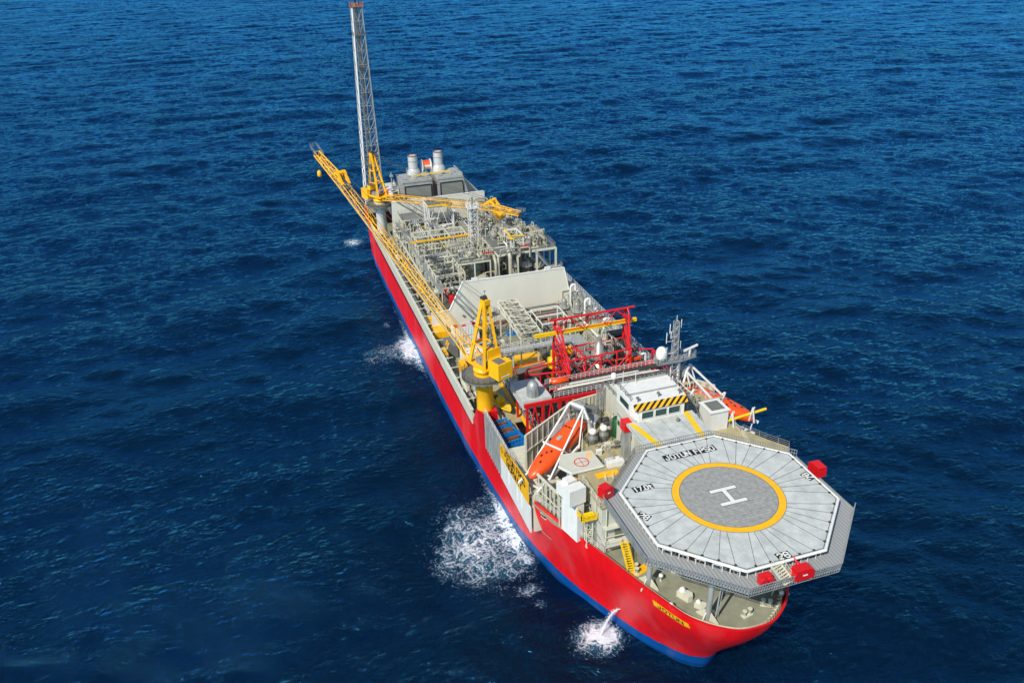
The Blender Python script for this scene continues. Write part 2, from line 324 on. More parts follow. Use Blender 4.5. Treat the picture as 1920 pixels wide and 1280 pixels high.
# ---------------------------------------------------------------- sea
def build_sea():
    N, Lx = 2048, 1640.0
    rng = np.random.default_rng(3)
    k1 = np.fft.fftfreq(N, Lx/N)*2*np.pi
    kx, ky = np.meshgrid(k1, k1, indexing='xy'); k = np.hypot(kx, ky); k[0, 0] = 1e-6
    wd = R(WIND_DIR); wx, wy = math.sin(wd), math.cos(wd)
    cosf = (kx*wx+ky*wy)/k
    U = 8.5; kp = 9.81/U**2*.75
    P = np.exp(-1.25*(kp/k)**2)/k**4*(np.abs(cosf)**2.2*.93+.07)*np.exp(-(k*.17)**2)
    P *= 1+2.6/(1+np.exp(-(k-.45)*9))                       # a little extra short chop
    P[0, 0] = 0
    # long low swell from another quarter
    w2 = R(WIND_DIR-26); c2 = (kx*math.sin(w2)+ky*math.cos(w2))/k; k0 = 2*np.pi/42
    P2 = np.exp(-((k-k0)/(k0*.33))**2)*np.abs(c2)**26; P2[0, 0] = 0; P = P/P.sum()+P2/P2.sum()*.55
    H = (rng.normal(size=(N, N))+1j*rng.normal(size=(N, N)))*np.sqrt(P)
    h = np.fft.ifft2(H).real; s = SEA_STD/h.std(); h *= s; H *= s
    dx = np.fft.ifft2(-1j*kx/k*H).real; dy = np.fft.ifft2(-1j*ky/k*H).real
    jac = (1+CHOP*np.fft.ifft2(kx*kx/k*H).real)*(1+CHOP*np.fft.ifft2(ky*ky/k*H).real)-(CHOP*np.fft.ifft2(kx*ky/k*H).real)**2
    def axis(segs):
        a = [segs[0][0]]
        for x1, s0, s1 in segs[1:]:
            x0 = a[-1]; n = int(max(1, (x1-x0)/((s0+s1)/2))); t = np.linspace(0, 1, n+1)[1:]
            a += list(x0+(x1-x0)*(t*s0+(t*t)*(s1-s0)/2)/((s0+s1)/2))
        return np.array(a)
    X = axis([(-9000,), (-800, 600, 5), (-230, 4, 1.0), (200, .9, .9), (1500, 1.2, 3.2), (9000, 8, 600)])
    Y = axis([(-3000,), (-110, 500, 3), (330, .9, .9), (1700, 1.0, 3.0), (16000, 6, 900)])
    gx, gy = np.meshgrid(X, Y, indexing='xy')
    fx, fy = gx/Lx*N, gy/Lx*N
    ix, iy = np.floor(fx).astype(int), np.floor(fy).astype(int); tx, ty = fx-ix, fy-iy
    def smp(a):
        i0, i1, j0, j1 = ix % N, (ix+1) % N, iy % N, (iy+1) % N
        return (a[j0, i0]*(1-tx)+a[j0, i1]*tx)*(1-ty)+(a[j1, i0]*(1-tx)+a[j1, i1]*tx)*ty
    co = np.stack([gx+CHOP*smp(dx), gy+CHOP*smp(dy), smp(h)], -1).reshape(-1, 3)
    jv = smp(jac).ravel()
    ny, nx = gx.shape
    me = bpy.data.meshes.new('sea'); me.vertices.add(nx*ny); me.vertices.foreach_set('co', co.ravel().astype(np.float32))
    i = (np.arange(ny-1)[:, None]*nx+np.arange(nx-1)[None, :]).ravel()
    q = np.stack([i, i+1, i+nx+1, i+nx], -1).astype(np.int32)
    nf = len(q); me.loops.add(nf*4); me.loops.foreach_set('vertex_index', q.ravel())
    me.polygons.add(nf); me.polygons.foreach_set('loop_start', np.arange(nf, dtype=np.int32)*4)
    me.polygons.foreach_set('use_smooth', np.ones(nf, bool))
    at = me.attributes.new('crest', 'FLOAT', 'POINT'); at.data.foreach_set('value', jv.astype(np.float32))
    me.update(calc_edges=True)
    o = bpy.data.objects.new('sea', me); C.objects.link(o); me.materials.append(sea_material())
    props(o, 'deep blue open sea with short wind waves and foam patches beside the red hull', 'sea', kind='structure')
WIND_DIR, SEA_STD, CHOP = 200.0, .50, 1.0
FOAM = [  # x, y, rx, ry, strength
    (-22.5, 130, 2.6, 10, 1.7), (-29, 130, 9, 10, 1.0), (-25.6, 149, 1.6, 2.5, .9), (-21.0, 140, .9, 62, .8), (-19.6, 66, .9, 16, .75), (22.3, 110, .9, 90, .6),
    (-18.5, 46, 2.5, 9, 1.5), (-25, 48, 8, 11, 1.0), (-32, 42, 9, 11, .72), (-23, 34, 8, 9, .72),
    (-20.4, 23.4, 1.6, 1.4, .85), (-21, 28, 2.4, 1.8, .7),
    (-12.6, 13.0, 2.1, 1.8, 1.75), (-13.8, 12.6, 5.2, 4.4, 1.15), (-15.2, 12.0, 5.9, 5.4, .5), (-24.5, 226, 4, 5, 1.7), (-62, 64, 1.6, 1.2, .6)]
def sea_material():
    m = bpy.data.materials.new('sea_water'); m.use_nodes = True
    n = m.node_tree; L = n.links; b = n.nodes['Principled BSDF']
    N = lambda t, **k: n.nodes.new(t)
    def math_(op, a, b_=None, c=None):
        x = n.nodes.new('ShaderNodeMath'); x.operation = op
        for i, v in enumerate((a, b_, c)):
            if v is None: continue
            if hasattr(v, 'type') or hasattr(v, 'is_output'): L.new(v, x.inputs[i])
            else: x.inputs[i].default_value = v
        return x.outputs[0]
    ge = N('ShaderNodeNewGeometry'); pos = ge.outputs['Position']; sx = N('ShaderNodeSeparateXYZ'); L.new(pos, sx.inputs[0])
    def noise(scale, detail=4, rough=.6, stretch=None, dist=0):
        v = pos
        if stretch:
            mp = N('ShaderNodeMapping'); mp.inputs['Rotation'].default_value = (0, 0, R(stretch[0])); mp.inputs['Scale'].default_value = (stretch[1], stretch[2], 1)
            L.new(pos, mp.inputs[0]); v = mp.outputs[0]
        x = N('ShaderNodeTexNoise'); x.inputs['Scale'].default_value = scale; x.inputs['Detail'].default_value = detail; x.inputs['Roughness'].default_value = rough
        x.inputs['Distortion'].default_value = dist; L.new(v, x.inputs['Vector']); return x.outputs[0]
    # ripples as bump
    rot = WIND_DIR
    n1 = noise(.9, 5, .62, (rot, .55, 1.0), .5); n2 = noise(.30, 4, .6, (rot+14, .6, 1.0), .4)
    gust = noise(.011, 3, .6); gs = N('ShaderNodeMapRange'); gs.inputs[1].default_value = .35; gs.inputs[2].default_value = .68; gs.inputs[3].default_value = .55; gs.inputs[4].default_value = 1.45; L.new(gust, gs.inputs[0])
    hgt = math_('MULTIPLY', gs.outputs[0], math_('SUBTRACT', math_('ADD', math_('MULTIPLY', n1, .46), math_('MULTIPLY', n2, .7)), .58))
    # foam mask, its outline torn by a noise warp
    wn = N('ShaderNodeTexNoise'); wn.inputs['Scale'].default_value = .16; wn.inputs['Detail'].default_value = 5; wn.inputs['Roughness'].default_value = .65; L.new(pos, wn.inputs['Vector'])
    wv = N('ShaderNodeVectorMath'); wv.operation = 'MULTIPLY_ADD'; L.new(wn.outputs['Color'], wv.inputs[0]); wv.inputs[1].default_value = (15, 15, 0); wv.inputs[2].default_value = (-7.5, -7.5, 0)
    wa = N('ShaderNodeVectorMath'); wa.operation = 'ADD'; L.new(wv.outputs[0], wa.inputs[0]); L.new(pos, wa.inputs[1]); sw = N('ShaderNodeSeparateXYZ'); L.new(wa.outputs[0], sw.inputs[0])
    tot = None
    for fx, fy, rx, ry, st in FOAM:
        dx = math_('DIVIDE', math_('SUBTRACT', (sw if rx > 6 else sx).outputs['X'], float(fx)), float(rx)); dy = math_('DIVIDE', math_('SUBTRACT', (sw if rx > 6 else sx).outputs['Y'], float(fy)), float(ry))
        r2 = math_('ADD', math_('MULTIPLY', dx, dx), math_('MULTIPLY', dy, dy))
        e = math_('MULTIPLY', math_('POWER', 2.718, math_('MULTIPLY', r2, -1.0)), st)
        tot = e if tot is None else math_('ADD', tot, e)
    fine = noise(2.6, 5, .7, None, .6)
    def ridge(sc, k_): 
        return math_('MAXIMUM', math_('SUBTRACT', 1.0, math_('MULTIPLY', math_('ABSOLUTE', math_('SUBTRACT', noise(sc, 3, .55, None, 1.0), .5)), k_)), -.4)
    web = math_('MAXIMUM', ridge(.32, 11.0), math_('MULTIPLY', ridge(.85, 9.0), .86))
    fm = math_('ADD', web, math_('MULTIPLY', math_('SUBTRACT', fine, .5), 1.7))
    t = math_('SUBTRACT', math_('ADD', fm, math_('MULTIPLY', tot, .85)), 1.44)
    cl = N('ShaderNodeClamp'); L.new(math_('MULTIPLY', t, 1.45), cl.inputs[0]); foam = math_('MULTIPLY', cl.outputs[0], math_('GREATER_THAN', tot, .12))
    # sparse whitecaps on the sharpest crests
    at = N('ShaderNodeAttribute'); at.attribute_name = 'crest'
    wc = math_('MULTIPLY', math_('SUBTRACT', CREST_T, at.outputs['Fac']), 9.0)
    wc = math_('MULTIPLY', wc, math_('GREATER_THAN', noise(.035, 2), .57))
    c2 = N('ShaderNodeClamp'); L.new(math_('MULTIPLY', wc, math_('ADD', fine, .25)), c2.inputs[0])
    allf = N('ShaderNodeClamp'); L.new(math_('ADD', foam, c2.outputs[0]), allf.inputs[0]); F = allf.outputs[0]
    # body colour: dark blue, brighter turquoise where bubbles are mixed in
    tz = N('ShaderNodeClamp'); L.new(math_('MULTIPLY', math_('SUBTRACT', math_('ADD', tot, math_('MULTIPLY', math_('SUBTRACT', fine, .5), 1.2)), .70), .55), tz.inputs[0])
    big = noise(.006, 3)
    mr = N('ShaderNodeMapRange'); mr.inputs[1].default_value = .3; mr.inputs[2].default_value = .7; L.new(big, mr.inputs[0])
    m0 = N('ShaderNodeMixRGB'); L.new(mr.outputs[0], m0.inputs[0]); m0.inputs[1].default_value = (*WATER_A, 1); m0.inputs[2].default_value = (*WATER_B, 1)
    m1 = N('ShaderNodeMixRGB'); L.new(tz.outputs[0], m1.inputs[0]); L.new(m0.outputs[0], m1.inputs[1]); m1.inputs[2].default_value = (.045, .19, .27, 1)
    m2 = N('ShaderNodeMixRGB'); L.new(F, m2.inputs[0]); L.new(m1.outputs[0], m2.inputs[1]); m2.inputs[2].default_value = (.62, .68, .72, 1)
    bp = N('ShaderNodeBump'); bp.inputs['Distance'].default_value = 1.0; bp.inputs['Strength'].default_value = BUMP
    L.new(math_('ADD', hgt, math_('MULTIPLY', F, .2)), bp.inputs['Height'])
    n.nodes.remove(b)
    df = N('ShaderNodeBsdfDiffuse'); L.new(m2.outputs[0], df.inputs[0]); L.new(bp.outputs[0], df.inputs['Normal'])
    gl = N('ShaderNodeBsdfGlossy'); gl.inputs[0].default_value = (*SEA_TINT, 1); gl.inputs['Roughness'].default_value = .07; L.new(bp.outputs[0], gl.inputs['Normal'])
    fr = N('ShaderNodeFresnel'); fr.inputs[0].default_value = 1.62; L.new(bp.outputs[0], fr.inputs['Normal'])
    fac = math_('MULTIPLY', fr.outputs[0], math_('SUBTRACT', 1.0, math_('MULTIPLY', F, .8)))
    mxs = N('ShaderNodeMixShader'); L.new(fac, mxs.inputs[0]); L.new(df.outputs[0], mxs.inputs[1]); L.new(gl.outputs[0], mxs.inputs[2])
    L.new(mxs.outputs[0], n.nodes['Material Output'].inputs[0])
    return m
BUMP, CREST_T = 1.0, .24
SEA_TINT = (.11, .56, 1.0)
WATER_A, WATER_B = (.0006, .0042, .0110), (.0008, .0056, .0150)
build_sea()

# ---------------------------------------------------------------- the ship itself: hull, decks, deckhouse
XC = .6
ship = thing('production_ship', 'long red and blue hulled oil production ship floating on the open sea', 'ship', (XC, 100, 0))
TOPC = [(0,-9.8),(2.6,-9.5),(4.8,-8.3),(6.8,-6.6),(8.6,-4.3),(10.3,-.3),(12.2,4.6),(14.1,10.1),(16.2,16),(18.2,22),(20.4,29),(21.0,36),(21.1,46),(21.1,60),(21.1,80),(21.1,110),(21.1,190),(21.0,212),(18.5,226)]
WATC = [(0,2.0),(1.5,2.5),(3.2,3.7),(4.8,5.6),(6.4,7.8),(8.3,10.8),(10.4,15),(12.3,19.3),(14.2,24),(15.9,29.3),(17.6,36.5),(18.7,43),(19.4,51),(20.1,63),(20.8,80),(21.1,110),(21.1,190),(20.0,210),(14,224)]
def cr(P, t):
    i = min(int(t), len(P)-2); f = t-i; return (P[i][0]*(1-f)+P[i+1][0]*f, P[i][1]*(1-f)+P[i+1][1]*f)
def smooth_curve(P, n):
    out = []
    for k in range(n+1):
        t = (len(P)-1)*k/n; i = min(int(t), len(P)-2); f = t-i
        p = [P[max(i-1, 0)], P[i], P[i+1], P[min(i+2, len(P)-1)]]
        if i == 0: p[0] = (-P[1][0], P[1][1])
        q = []
        for c in (0, 1):
            a, b_, c_, d = (p[j][c] for j in range(4))
            q.append(.5*((2*b_)+(-a+c_)*f+(2*a-5*b_+4*c_-d)*f*f+(-a+3*b_-3*c_+d)*f**3))
        out.append((max(0, q[0]) if k else 0, q[1]))
    return out
NS = 180
TC, WC = smooth_curve(TOPC, NS), smooth_curve(WATC, NS)
def hull_xy(i, z):
    wgt = max(0., min(1., z/20)); wgt = .34*wgt+.66*wgt*wgt*(3-2*wgt)
    if z < 0: return WC[i][0]*(1+z*.012), WC[i][1]-z*.25*(1 if i < 40 else 0)
    return WC[i][0]*(1-wgt)+TC[i][0]*wgt, WC[i][1]*(1-wgt)+TC[i][1]*wgt
def ztop(y, side):
    if y < 28.6: return 20.0
    if side < 0:
        if y < 57: return 16.6-2.6*min(1, (y-28.6)/22)
        if y < 61.5: return 20.4
        if y < 67: return 20.4-7.6*(y-61.5)/5.5
    elif y < 45: return 17.0
    if y > 205: return 20.0
    if y > 198: return 12.7+7.3*(y-198)/7
    return 12.7
LV = [-5, -2, 0, 1.5, 3, 3.01, 5, 7, 9, 11, 12.7]
hb = MB(); K = len(LV)+5
for side in (-1, 1):
    rows = []
    for i in range(NS+1):
        zt = ztop(TC[i][1], side)
        zs = [min(z, zt) for z in LV]+[12.7+(zt-12.7)*k/5 for k in (1, 2, 3, 4, 5)]
        rows.append([(XC+side*hull_xy(i, z)[0], hull_xy(i, z)[1], z) for z in zs])
    n = len(rows[0]); vs = [p for r_ in rows for p in r_]
    fs = [(i*n+j, (i+1)*n+j, (i+1)*n+j+1, i*n+j+1) for i in range(NS) for j in range(n-1)]
    if side > 0: fs = [f[::-1] for f in fs]
    hb.add(vs, fs, True)
# transom
iz = [-5, 0, 3, 12, 20]; L_ = [(XC-hull_xy(NS, z)[0], hull_xy(NS, z)[1], z) for z in iz]; R_ = [(XC+hull_xy(NS, z)[0], hull_xy(NS, z)[1], z) for z in iz]
hb.add(L_+R_, [(k, k+5, k+6, k+1) for k in range(4)])
hull = part('hull', hb, 'hull', ship)
def edge(y, z, inset=0):
    """half breadth of the hull at y and z"""
    best = min(range(NS+1), key=lambda i: abs(hull_xy(i, z)[1]-y)); return max(0, hull_xy(best, z)[0]-inset)
def outline(z, y0, y1, inset=.25, step=1):
    a = [hull_xy(i, z) for i in range(0, NS+1, step)]; a = [(max(x-inset, 0), y+(inset if y < 0 else 0)) for x, y in a if y0 <= y <= y1]
    return [(XC-x, y) for x, y in reversed(a)]+[(XC+x, y) for x, y in a]
mb = MB().prism(outline(13, 26, 222), 12.0, 12.45); part('main_deck', mb, 'deck', ship)
mb = MB().prism(outline(18.7, -9, 31, .12), 18.3, 18.7); part('foredeck', mb, 'deck', ship)
mb = MB().prism(outline(18, 203, 225), 18.2, 18.6); part('poop_deck', mb, 'deck', ship)
# bow bulwark: red cap rail, cream inside and stays
capm, stay, inner = MB(), MB(), MB()
bi = [i for i in range(NS+1) if TC[i][1] < 14]
for side in (-1, 1):
    pp = [(XC+side*hull_xy(i, 20)[0], hull_xy(i, 20)[1], 20.02) for i in bi]
    for a, b2 in zip(pp, pp[1:]): capm.bar(a, b2, .34, .14)
    qq = [(XC+side*max(0, hull_xy(i, 18.7)[0]-.22), hull_xy(i, 18.7)[1]+.25) for i in bi]
    for a, b2 in zip(qq, qq[1:]): inner.add([(a[0], a[1], 18.7), (b2[0], b2[1], 18.7), (b2[0], b2[1], 19.9), (a[0], a[1], 19.9)], [(0, 1, 2, 3)])
    for i in bi[2::3]:
        x, y = hull_xy(i, 18.7); x = XC+side*max(0, x-.25); y += .1; d = Vector((XC-x, 14-y, 0)).normalized()
        p = Vector((x, y, 18.7))+d*.1; part('bulwark_stay', MB().slab([p, p+d*.9, p-d*.05+Z3*1.0], d.cross(Z3)*.12), 'cream', ship)
part('bulwark_cap', capm, 'fire', ship); part('bulwark_lining', inner, 'cream', ship)
# midship side bulwark in cream, aft of the crane, with bracket stays
cb = MB()
for side, y0 in ((-1, 67), (1, 46)):
    x = XC+side*21.08
    y = y0
    while y < 198:
        y1 = min(y+5.7, 198); t0 = .2 if side < 0 else .2
        cb.box(min(x, x-side*.22), max(x, x-side*.22), y, y1, 12.5, 15.9); y += 6.0
    cb.box(min(x+side*.12, x-side*.5), max(x+side*.12, x-side*.5), y0, 198, 15.9, 16.1)
part('side_bulwark', cb, 'cream', ship)
sb_ = []
for side, y0 in ((-1, 67), (1, 46)):
    y = y0
    while y < 198:
        x = XC+side*20.85; sb_.append(y); part('bulwark_bracket', MB().slab([(x, y, 12.5), (x-side*1.5, y, 12.5), (x, y, 15.7)], (0, .16, 0)), 'cream', ship); y += 3.0 if side < 0 else 4.0
# crane foundation on the hull's starboard side: already part of the hull, closed on top
mb = MB().box(-20.5, -17.2, 58.0, 61.4, 12.4, 20.38); part('crane_foundation', mb, 'fire', ship)
# recess side wall, starboard: ribbed grey frames then the yellow board
rb = MB(); xs = -20.35
for k in range(9):
    y = 46.6+k*1.28; rb.box(xs-.05, xs+.5, y, y+.2, 12.5, 21.0)
rb.box(xs+.12, xs+.2, 46.2, 57, 12.5, 21); rb.box(xs-.1, xs+.5, 28.8, 57.4, 21.0, 21.25)
part('windbreak_frame', rb, 'galv', ship)
mb = MB().box(xs, xs+.25, 28.8, 46.4, 12.5, 18.0)
for y in (36, 41, 33.5): mb.box(xs-.1, xs, y, y+.15, 14.5, 18)
part('windbreak_panel', mb, 'white', ship)
mb = MB().slab([(xs-.18, 45.9, 18.0), (xs-.18, 29.0, 18.6), (xs-.18, 29.0, 23.4), (xs-.18, 31, 23.4), (xs-.18, 45.9, 21.0)], (.1, 0, 0))
board = part('name_board', mb, 'yellow', ship)
lt = MB(); bx = xs-.195
block_text(lt, 'JOTUN FPSO', 12.2, 1.35, (bx, 36.9, 21.35), (0, -1, .09), (0, .09, 1), .3); block_text(lt, 'NORWAY', 8.6, 1.35, (bx, 37.2, 19.45), (0, -1, .06), (0, .06, 1), .3)
for k in range(16):
    a0, a1 = R(22.5*k), R(22.5*(k+1)); lt.slab([(bx, 44.6+.62*math.cos(a0), 20.2+.62*math.sin(a0)), (bx, 44.6+.62*math.cos(a1), 20.2+.62*math.sin(a1)), (bx, 44.6+.45*math.cos(a1), 20.2+.45*math.sin(a1)), (bx, 44.6+.45*math.cos(a0), 20.2+.45*math.sin(a0))], (-.01, 0, 0))
part('lettering', lt, 'signblack', board)
mb = MB().rail([(xs+.2, 57, 21.2), (xs+.2, 29, 21.2)], 1.1); part('guard_rail', mb, 'white', ship)
# bow name board
def hx(y, z):
    for i in range(NS):
        a, b2 = hull_xy(i, z), hull_xy(i+1, z)
        if a[1] <= y <= b2[1]: f = (y-a[1])/max(1e-5, b2[1]-a[1]); return a[0]+(b2[0]-a[0])*f
    return 0
def on_hull(y, z, out=0.06):
    x0 = hx(y, z); t = Vector((-(hx(y+.3, z)-hx(y-.3, z)), .6, 0)).normalized(); up = Vector((-(hx(y, z+.5)-hx(y, z-.5)), 0, 1)).normalized()
    nn = t.cross(up).normalized()
    if nn.x > 0: nn = -nn
    return Vector((XC-x0, y, z))+nn*out, t, up, nn
nb = MB(); pts = []
for k in range(9):
    y = 1.4-6.0*k/8; lo, hi = on_hull(y, 17.45, .1), on_hull(y, 18.55, .1); pts.append((lo[0], hi[0], lo[3]))
vs = [p for a in pts for p in (a[0], a[1])]; n_ = len(pts)
nb.add(vs, [(2*k, 2*k+1, 2*k+3, 2*k+2) for k in range(n_-1)]); nb.add([p+q[2]*.05 for q in pts for p in (q[0], q[1])], [(2*k, 2*k+2, 2*k+3, 2*k+1) for k in range(n_-1)])
bn = part('bow_name_board', nb, 'yellow', ship)
lt = block_text(MB(), 'JOTUN', 4.3, .66, (0, -1.6, 18.0), (0, -1, 0), (0, 0, 1), .17)
lt.v = [tuple(on_hull(v[1], v[2], .17-v[0]*2 if False else .17)[0]) for v in lt.v]; part('lettering', lt, 'signblack', bn)
for y, z in ((26.2, 17.9),):
    pa, t, up, nn = on_hull(y, z, .05); part('fairlead', MB().obox(pa, t*.55, up*.35, nn*.06), 'black', ship); part('fairlead_rim', MB().obox(pa+up*.42, t*.65, up*.08, nn*.12).obox(pa-up*.42, t*.65, up*.08, nn*.12), 'cream', ship)
# deck markings
mb = MB().slab([(-11.8, 7.4, 18.704), (-6.2, 9.4, 18.704), (-6.2, 8.0, 18.704), (-11.4, 6.0, 18.704)], (0, 0, .004)); part('deck_marking', mb, 'yellow', ship)

# deckhouse: starboard wall stepping in from the hull edge, front wall under the helideck
blk = [(-13.6, 13.2), (-6.0, 13.8), (9.0, 13.8), (16.0, 17), (17.5, 24), (17.5, 43), (9, 43), (9, 28), (-2, 23.4), (-13.6, 23.4)]
blk2 = [(-13.5, 23.41), (-2, 23.41), (8.99, 28.01), (8.99, 42.9), (-7.6, 42.9), (-7.6, 35.5), (-9.8, 30.5), (-13.5, 28.6)]
dh = thing('deckhouse', 'pale grey and cream accommodation block standing behind and under the round helideck', 'deckhouse', (0, 30, 18.7))
mb = MB().prism(blk, 18.6, 27.9); mb.prism(blk2, 18.6, 25.8); part('outer_wall', mb, 'wall', dh)
mb = MB().prism([(x, y) for x, y in [(-14.0, 12.9), (-6.0, 13.5), (9.2, 13.5), (16.4, 16.8), (17.9, 24), (17.9, 43.4), (8.8, 43.4), (8.8, 28.2), (-2, 23.7), (-14.0, 23.7)]], 27.9, 28.1)
mb.prism([(-13.8, 23.72), (-2, 23.72), (8.78, 28.3), (8.78, 43.2), (-7.8, 43.2), (-7.8, 35.7), (-10.0, 30.7), (-13.8, 28.8)], 25.8, 26.0); part('roof_deck', mb, 'tan', dh)
# starboard wing deck below the lifeboat
mb = MB().prism([(-19.6, 28.8), (-13.7, 28.8), (-13.7, 44), (-19.9, 44)], 12.5, 20.6); part('lower_block', mb, 'cream', dh)
mb = MB().prism([(-18.4, 22.8), (-13.62, 13.3), (-13.62, 28.8), (-19.8, 28.8)], 18.7, 19.0); part('side_deck', mb, 'deck', dh)
# front door, platform and railings
mb = MB().box(-11.2, -10.0, 13.2, 13.5, 21.0, 23.2); d_ = part('door', mb, 'mid', dh)
mb = MB().box(-13.4, -5.9, 11.8, 13.4, 20.8, 21.0); mb.box(-13.5, -6.3, 12.2, 13.4, 24.0, 24.1); part('porch', mb, 'wall', dh)
mb = MB().rail([(-13.4, 13.3, 21), (-13.4, 11.9, 21), (-10.9, 11.9, 21)], 1.1).rail([(-9.6, 11.9, 21), (-5.9, 11.9, 21)], 1.1); part('porch_railing', mb, 'white', dh)
mb = MB().stair((-10.3, 11.8, 21.0), (-10.9, 7.6, 18.75), 1.1, 12); part('stair', mb, 'lemon', dh)
mb = MB()
for k in range(5): mb.bar((-13.7, 15+k*2.8, 27.7), (-13.7, 15+k*2.8, 18.8), .12, .2)
for z in (21.5, 24.5): mb.bar((-13.72, 13.4, z), (-13.72, 28, z), .08, .15)
mb.pipe([(-13.95, 20, 27), (-13.95, 20, 22), (-13.95, 26, 22), (-13.95, 26, 19)], .12)
part('wall_pipe', mb, 'galv', dh)
mb = MB()
for x in (-12.9, -8.2, -7.4, -6.6): mb.pipe([(x, 13.0, 27.6), (x, 13.0, 19)], .11)
mb.pipe([(-13, 13, 21.9), (-9, 12.9, 21.9), (-8, 12.9, 21.3), (-5.5, 12.9, 21.6)], .09)
part('front_pipe', mb, 'cream', dh)
# roof railings and the small marked deck that juts out
mb = MB().rail([(-13.9, 20.5, 28.1), (-13.9, 13.1, 28.1), (-9, 13.4, 28.1)], 1.1).rail([(17.7, 43, 28.1), (17.7, 24, 28.1), (16.3, 17, 28.1)], 1.1); part('roof_railing', mb, 'white', dh)
mb = MB().prism([(-16.4, 25.0), (-15.0, 22.4), (-9.2, 22.6), (-9.4, 27.6), (-14.9, 28.2)], 28.15, 28.5); sd_ = part('marked_platform', mb, 'wall', dh)
mb = MB().bar((-16.45, 25, 28.55), (-15.0, 22.3, 28.55), .2, .25).bar((-15, 22.3, 28.55), (-9.2, 22.5, 28.55), .2, .25); part('kerb', mb, 'white', sd_)
def ring(mb, c, r0, r1, z0, z1, n=48, a0=0, a1=2*math.pi):
    m = n if a1-a0 > 6.2 else n+1
    vs = []
    for i in range(m):
        a = a0+(a1-a0)*i/n; vs += [(c[0]+r*math.cos(a), c[1]+r*math.sin(a), z) for r, z in ((r0, z0), (r1, z0), (r1, z1), (r0, z1))]
    fs = []
    for i in range(n):
        j = (i+1) % m
        fs += [(i*4+k, j*4+k, j*4+(k+1) % 4, i*4+(k+1) % 4) for k in range(4)]
    return mb.add(vs, fs)
mb = ring(MB(), (-12.3, 24.9), 1.12, 1.3, 28.504, 28.515); mb.box(-13.4, -11.2, 24.85, 24.95, 28.504, 28.512); mb.box(-12.35, -12.25, 23.8, 24.84, 28.504, 28.512); mb.box(-12.35, -12.25, 24.96, 26.0, 28.504, 28.512)
part('circle_marking', mb, 'fire', sd_)
mb = MB()
for k in range(4):
    pp = [(-11.05, 25.1+k*.36), (-10.4, 25.75+k*.34), (-9.75, 26.1+k*.32)]
    for (x0, y0), (x1, y1) in zip(pp, pp[1:]): mb.slab([(x0, y0, 28.504), (x1, y1, 28.504), (x1, y1+.17, 28.504), (x0, y0+.17, 28.504)], (0, 0, .008))
part('hose_marking', mb, 'yellow', sd_)

# raised approach deck and bridge
mb = MB().prism([(-4.4, 14.6), (7.8, 14.6), (8.2, 25.0), (-4.2, 25.0)], 33.9, 34.3)
br = thing('bridge', 'white control bridge with tinted windows and a hazard striped brow behind the helideck', 'bridge', (2, 28, 28.1))
part('approach_deck', mb, 'heli', br)
mb = MB().slab([(-3.9, 24.6, 34.304), (-2.9, 24.6, 34.304), (-1.1, 15.5, 34.304), (-2.2, 15.5, 34.304)], (0, 0, .006)); part('approach_line', mb, 'lemon', br); mb = MB().slab([(6.4, 25.0, 34.304), (7.4, 25.0, 34.304), (6.2, 15.5, 34.304), (5.1, 15.5, 34.304)], (0, 0, .006))
part('approach_line', mb, 'lemon', br)
mb = MB().box(1.4, 7.2, 16, 33, 26.01, 33.88).box(-2.4, 1.39, 25.2, 32.4, 26.01, 34.28); part('lower_wall', mb, 'wall', br)
mb = MB().prism([(-2.1, 24.6), (6.4, 24.6), (6.9, 27), (6.9, 32.4), (-2.6, 32.4), (-2.6, 27)], 34.3, 36.9); part('front_wall', mb, 'white', br)
mb = MB()
mb.slab([(-2.9, 24.25, 36.7), (6.9, 24.25, 36.7), (6.9, 25.2, 37.6), (-2.9, 25.2, 37.6)], (0, .12, -.12)); brow = part('brow', mb, 'hazard', br)
mb = MB().prism([(-2.9, 25.2), (6.9, 25.2), (7.2, 28), (7.2, 32.8), (-3.0, 32.8), (-3.0, 28)], 36.92, 37.5); part('roof', mb, 'white', br)
mb = MB().rail([(-2.8, 26.5, 37.5), (-2.8, 32.6, 37.5), (7, 32.6, 37.5), (7, 27, 37.5)], 1.0, 2); part('roof_railing', mb, 'black', br)
for x0 in (-1.6, .9, 3.4):
    mb = MB().box(x0, x0+2.1, 24.5, 24.6, 34.9, 36.15); w_ = part('window', mb, 'glass', br)
    mb = MB()
    for a, b2 in (((x0-.08, x0+2.18), (36.15, 36.25)), ((x0-.08, x0+2.18), (34.8, 34.9)), ((x0-.1, x0), (34.9, 36.15)), ((x0+2.1, x0+2.2), (34.9, 36.15))): mb.box(a[0], a[1], 24.45, 24.6, b2[0], b2[1])
    part('frame', mb, 'white', w_)
mb = MB().box(-2.66, -2.6, 27.6, 31, 35.1, 36.2); part('window', mb, 'glass', br)
mb = MB().ball((4.2, 22.6, 34.65), .35, 10); part('ventilator', mb, 'mid', br)
mb = MB().box(-.4, 7.5, 33.1, 42.8, 26.01, 31.4); part('aft_house', mb, 'wall', br)
mb = MB().rail([(-.3, 33.2, 31.4), (-.3, 42.6, 31.4), (7.4, 42.6, 31.4), (7.4, 33.2, 31.4)], 1.0, 2); part('aft_railing', mb, 'black', br)

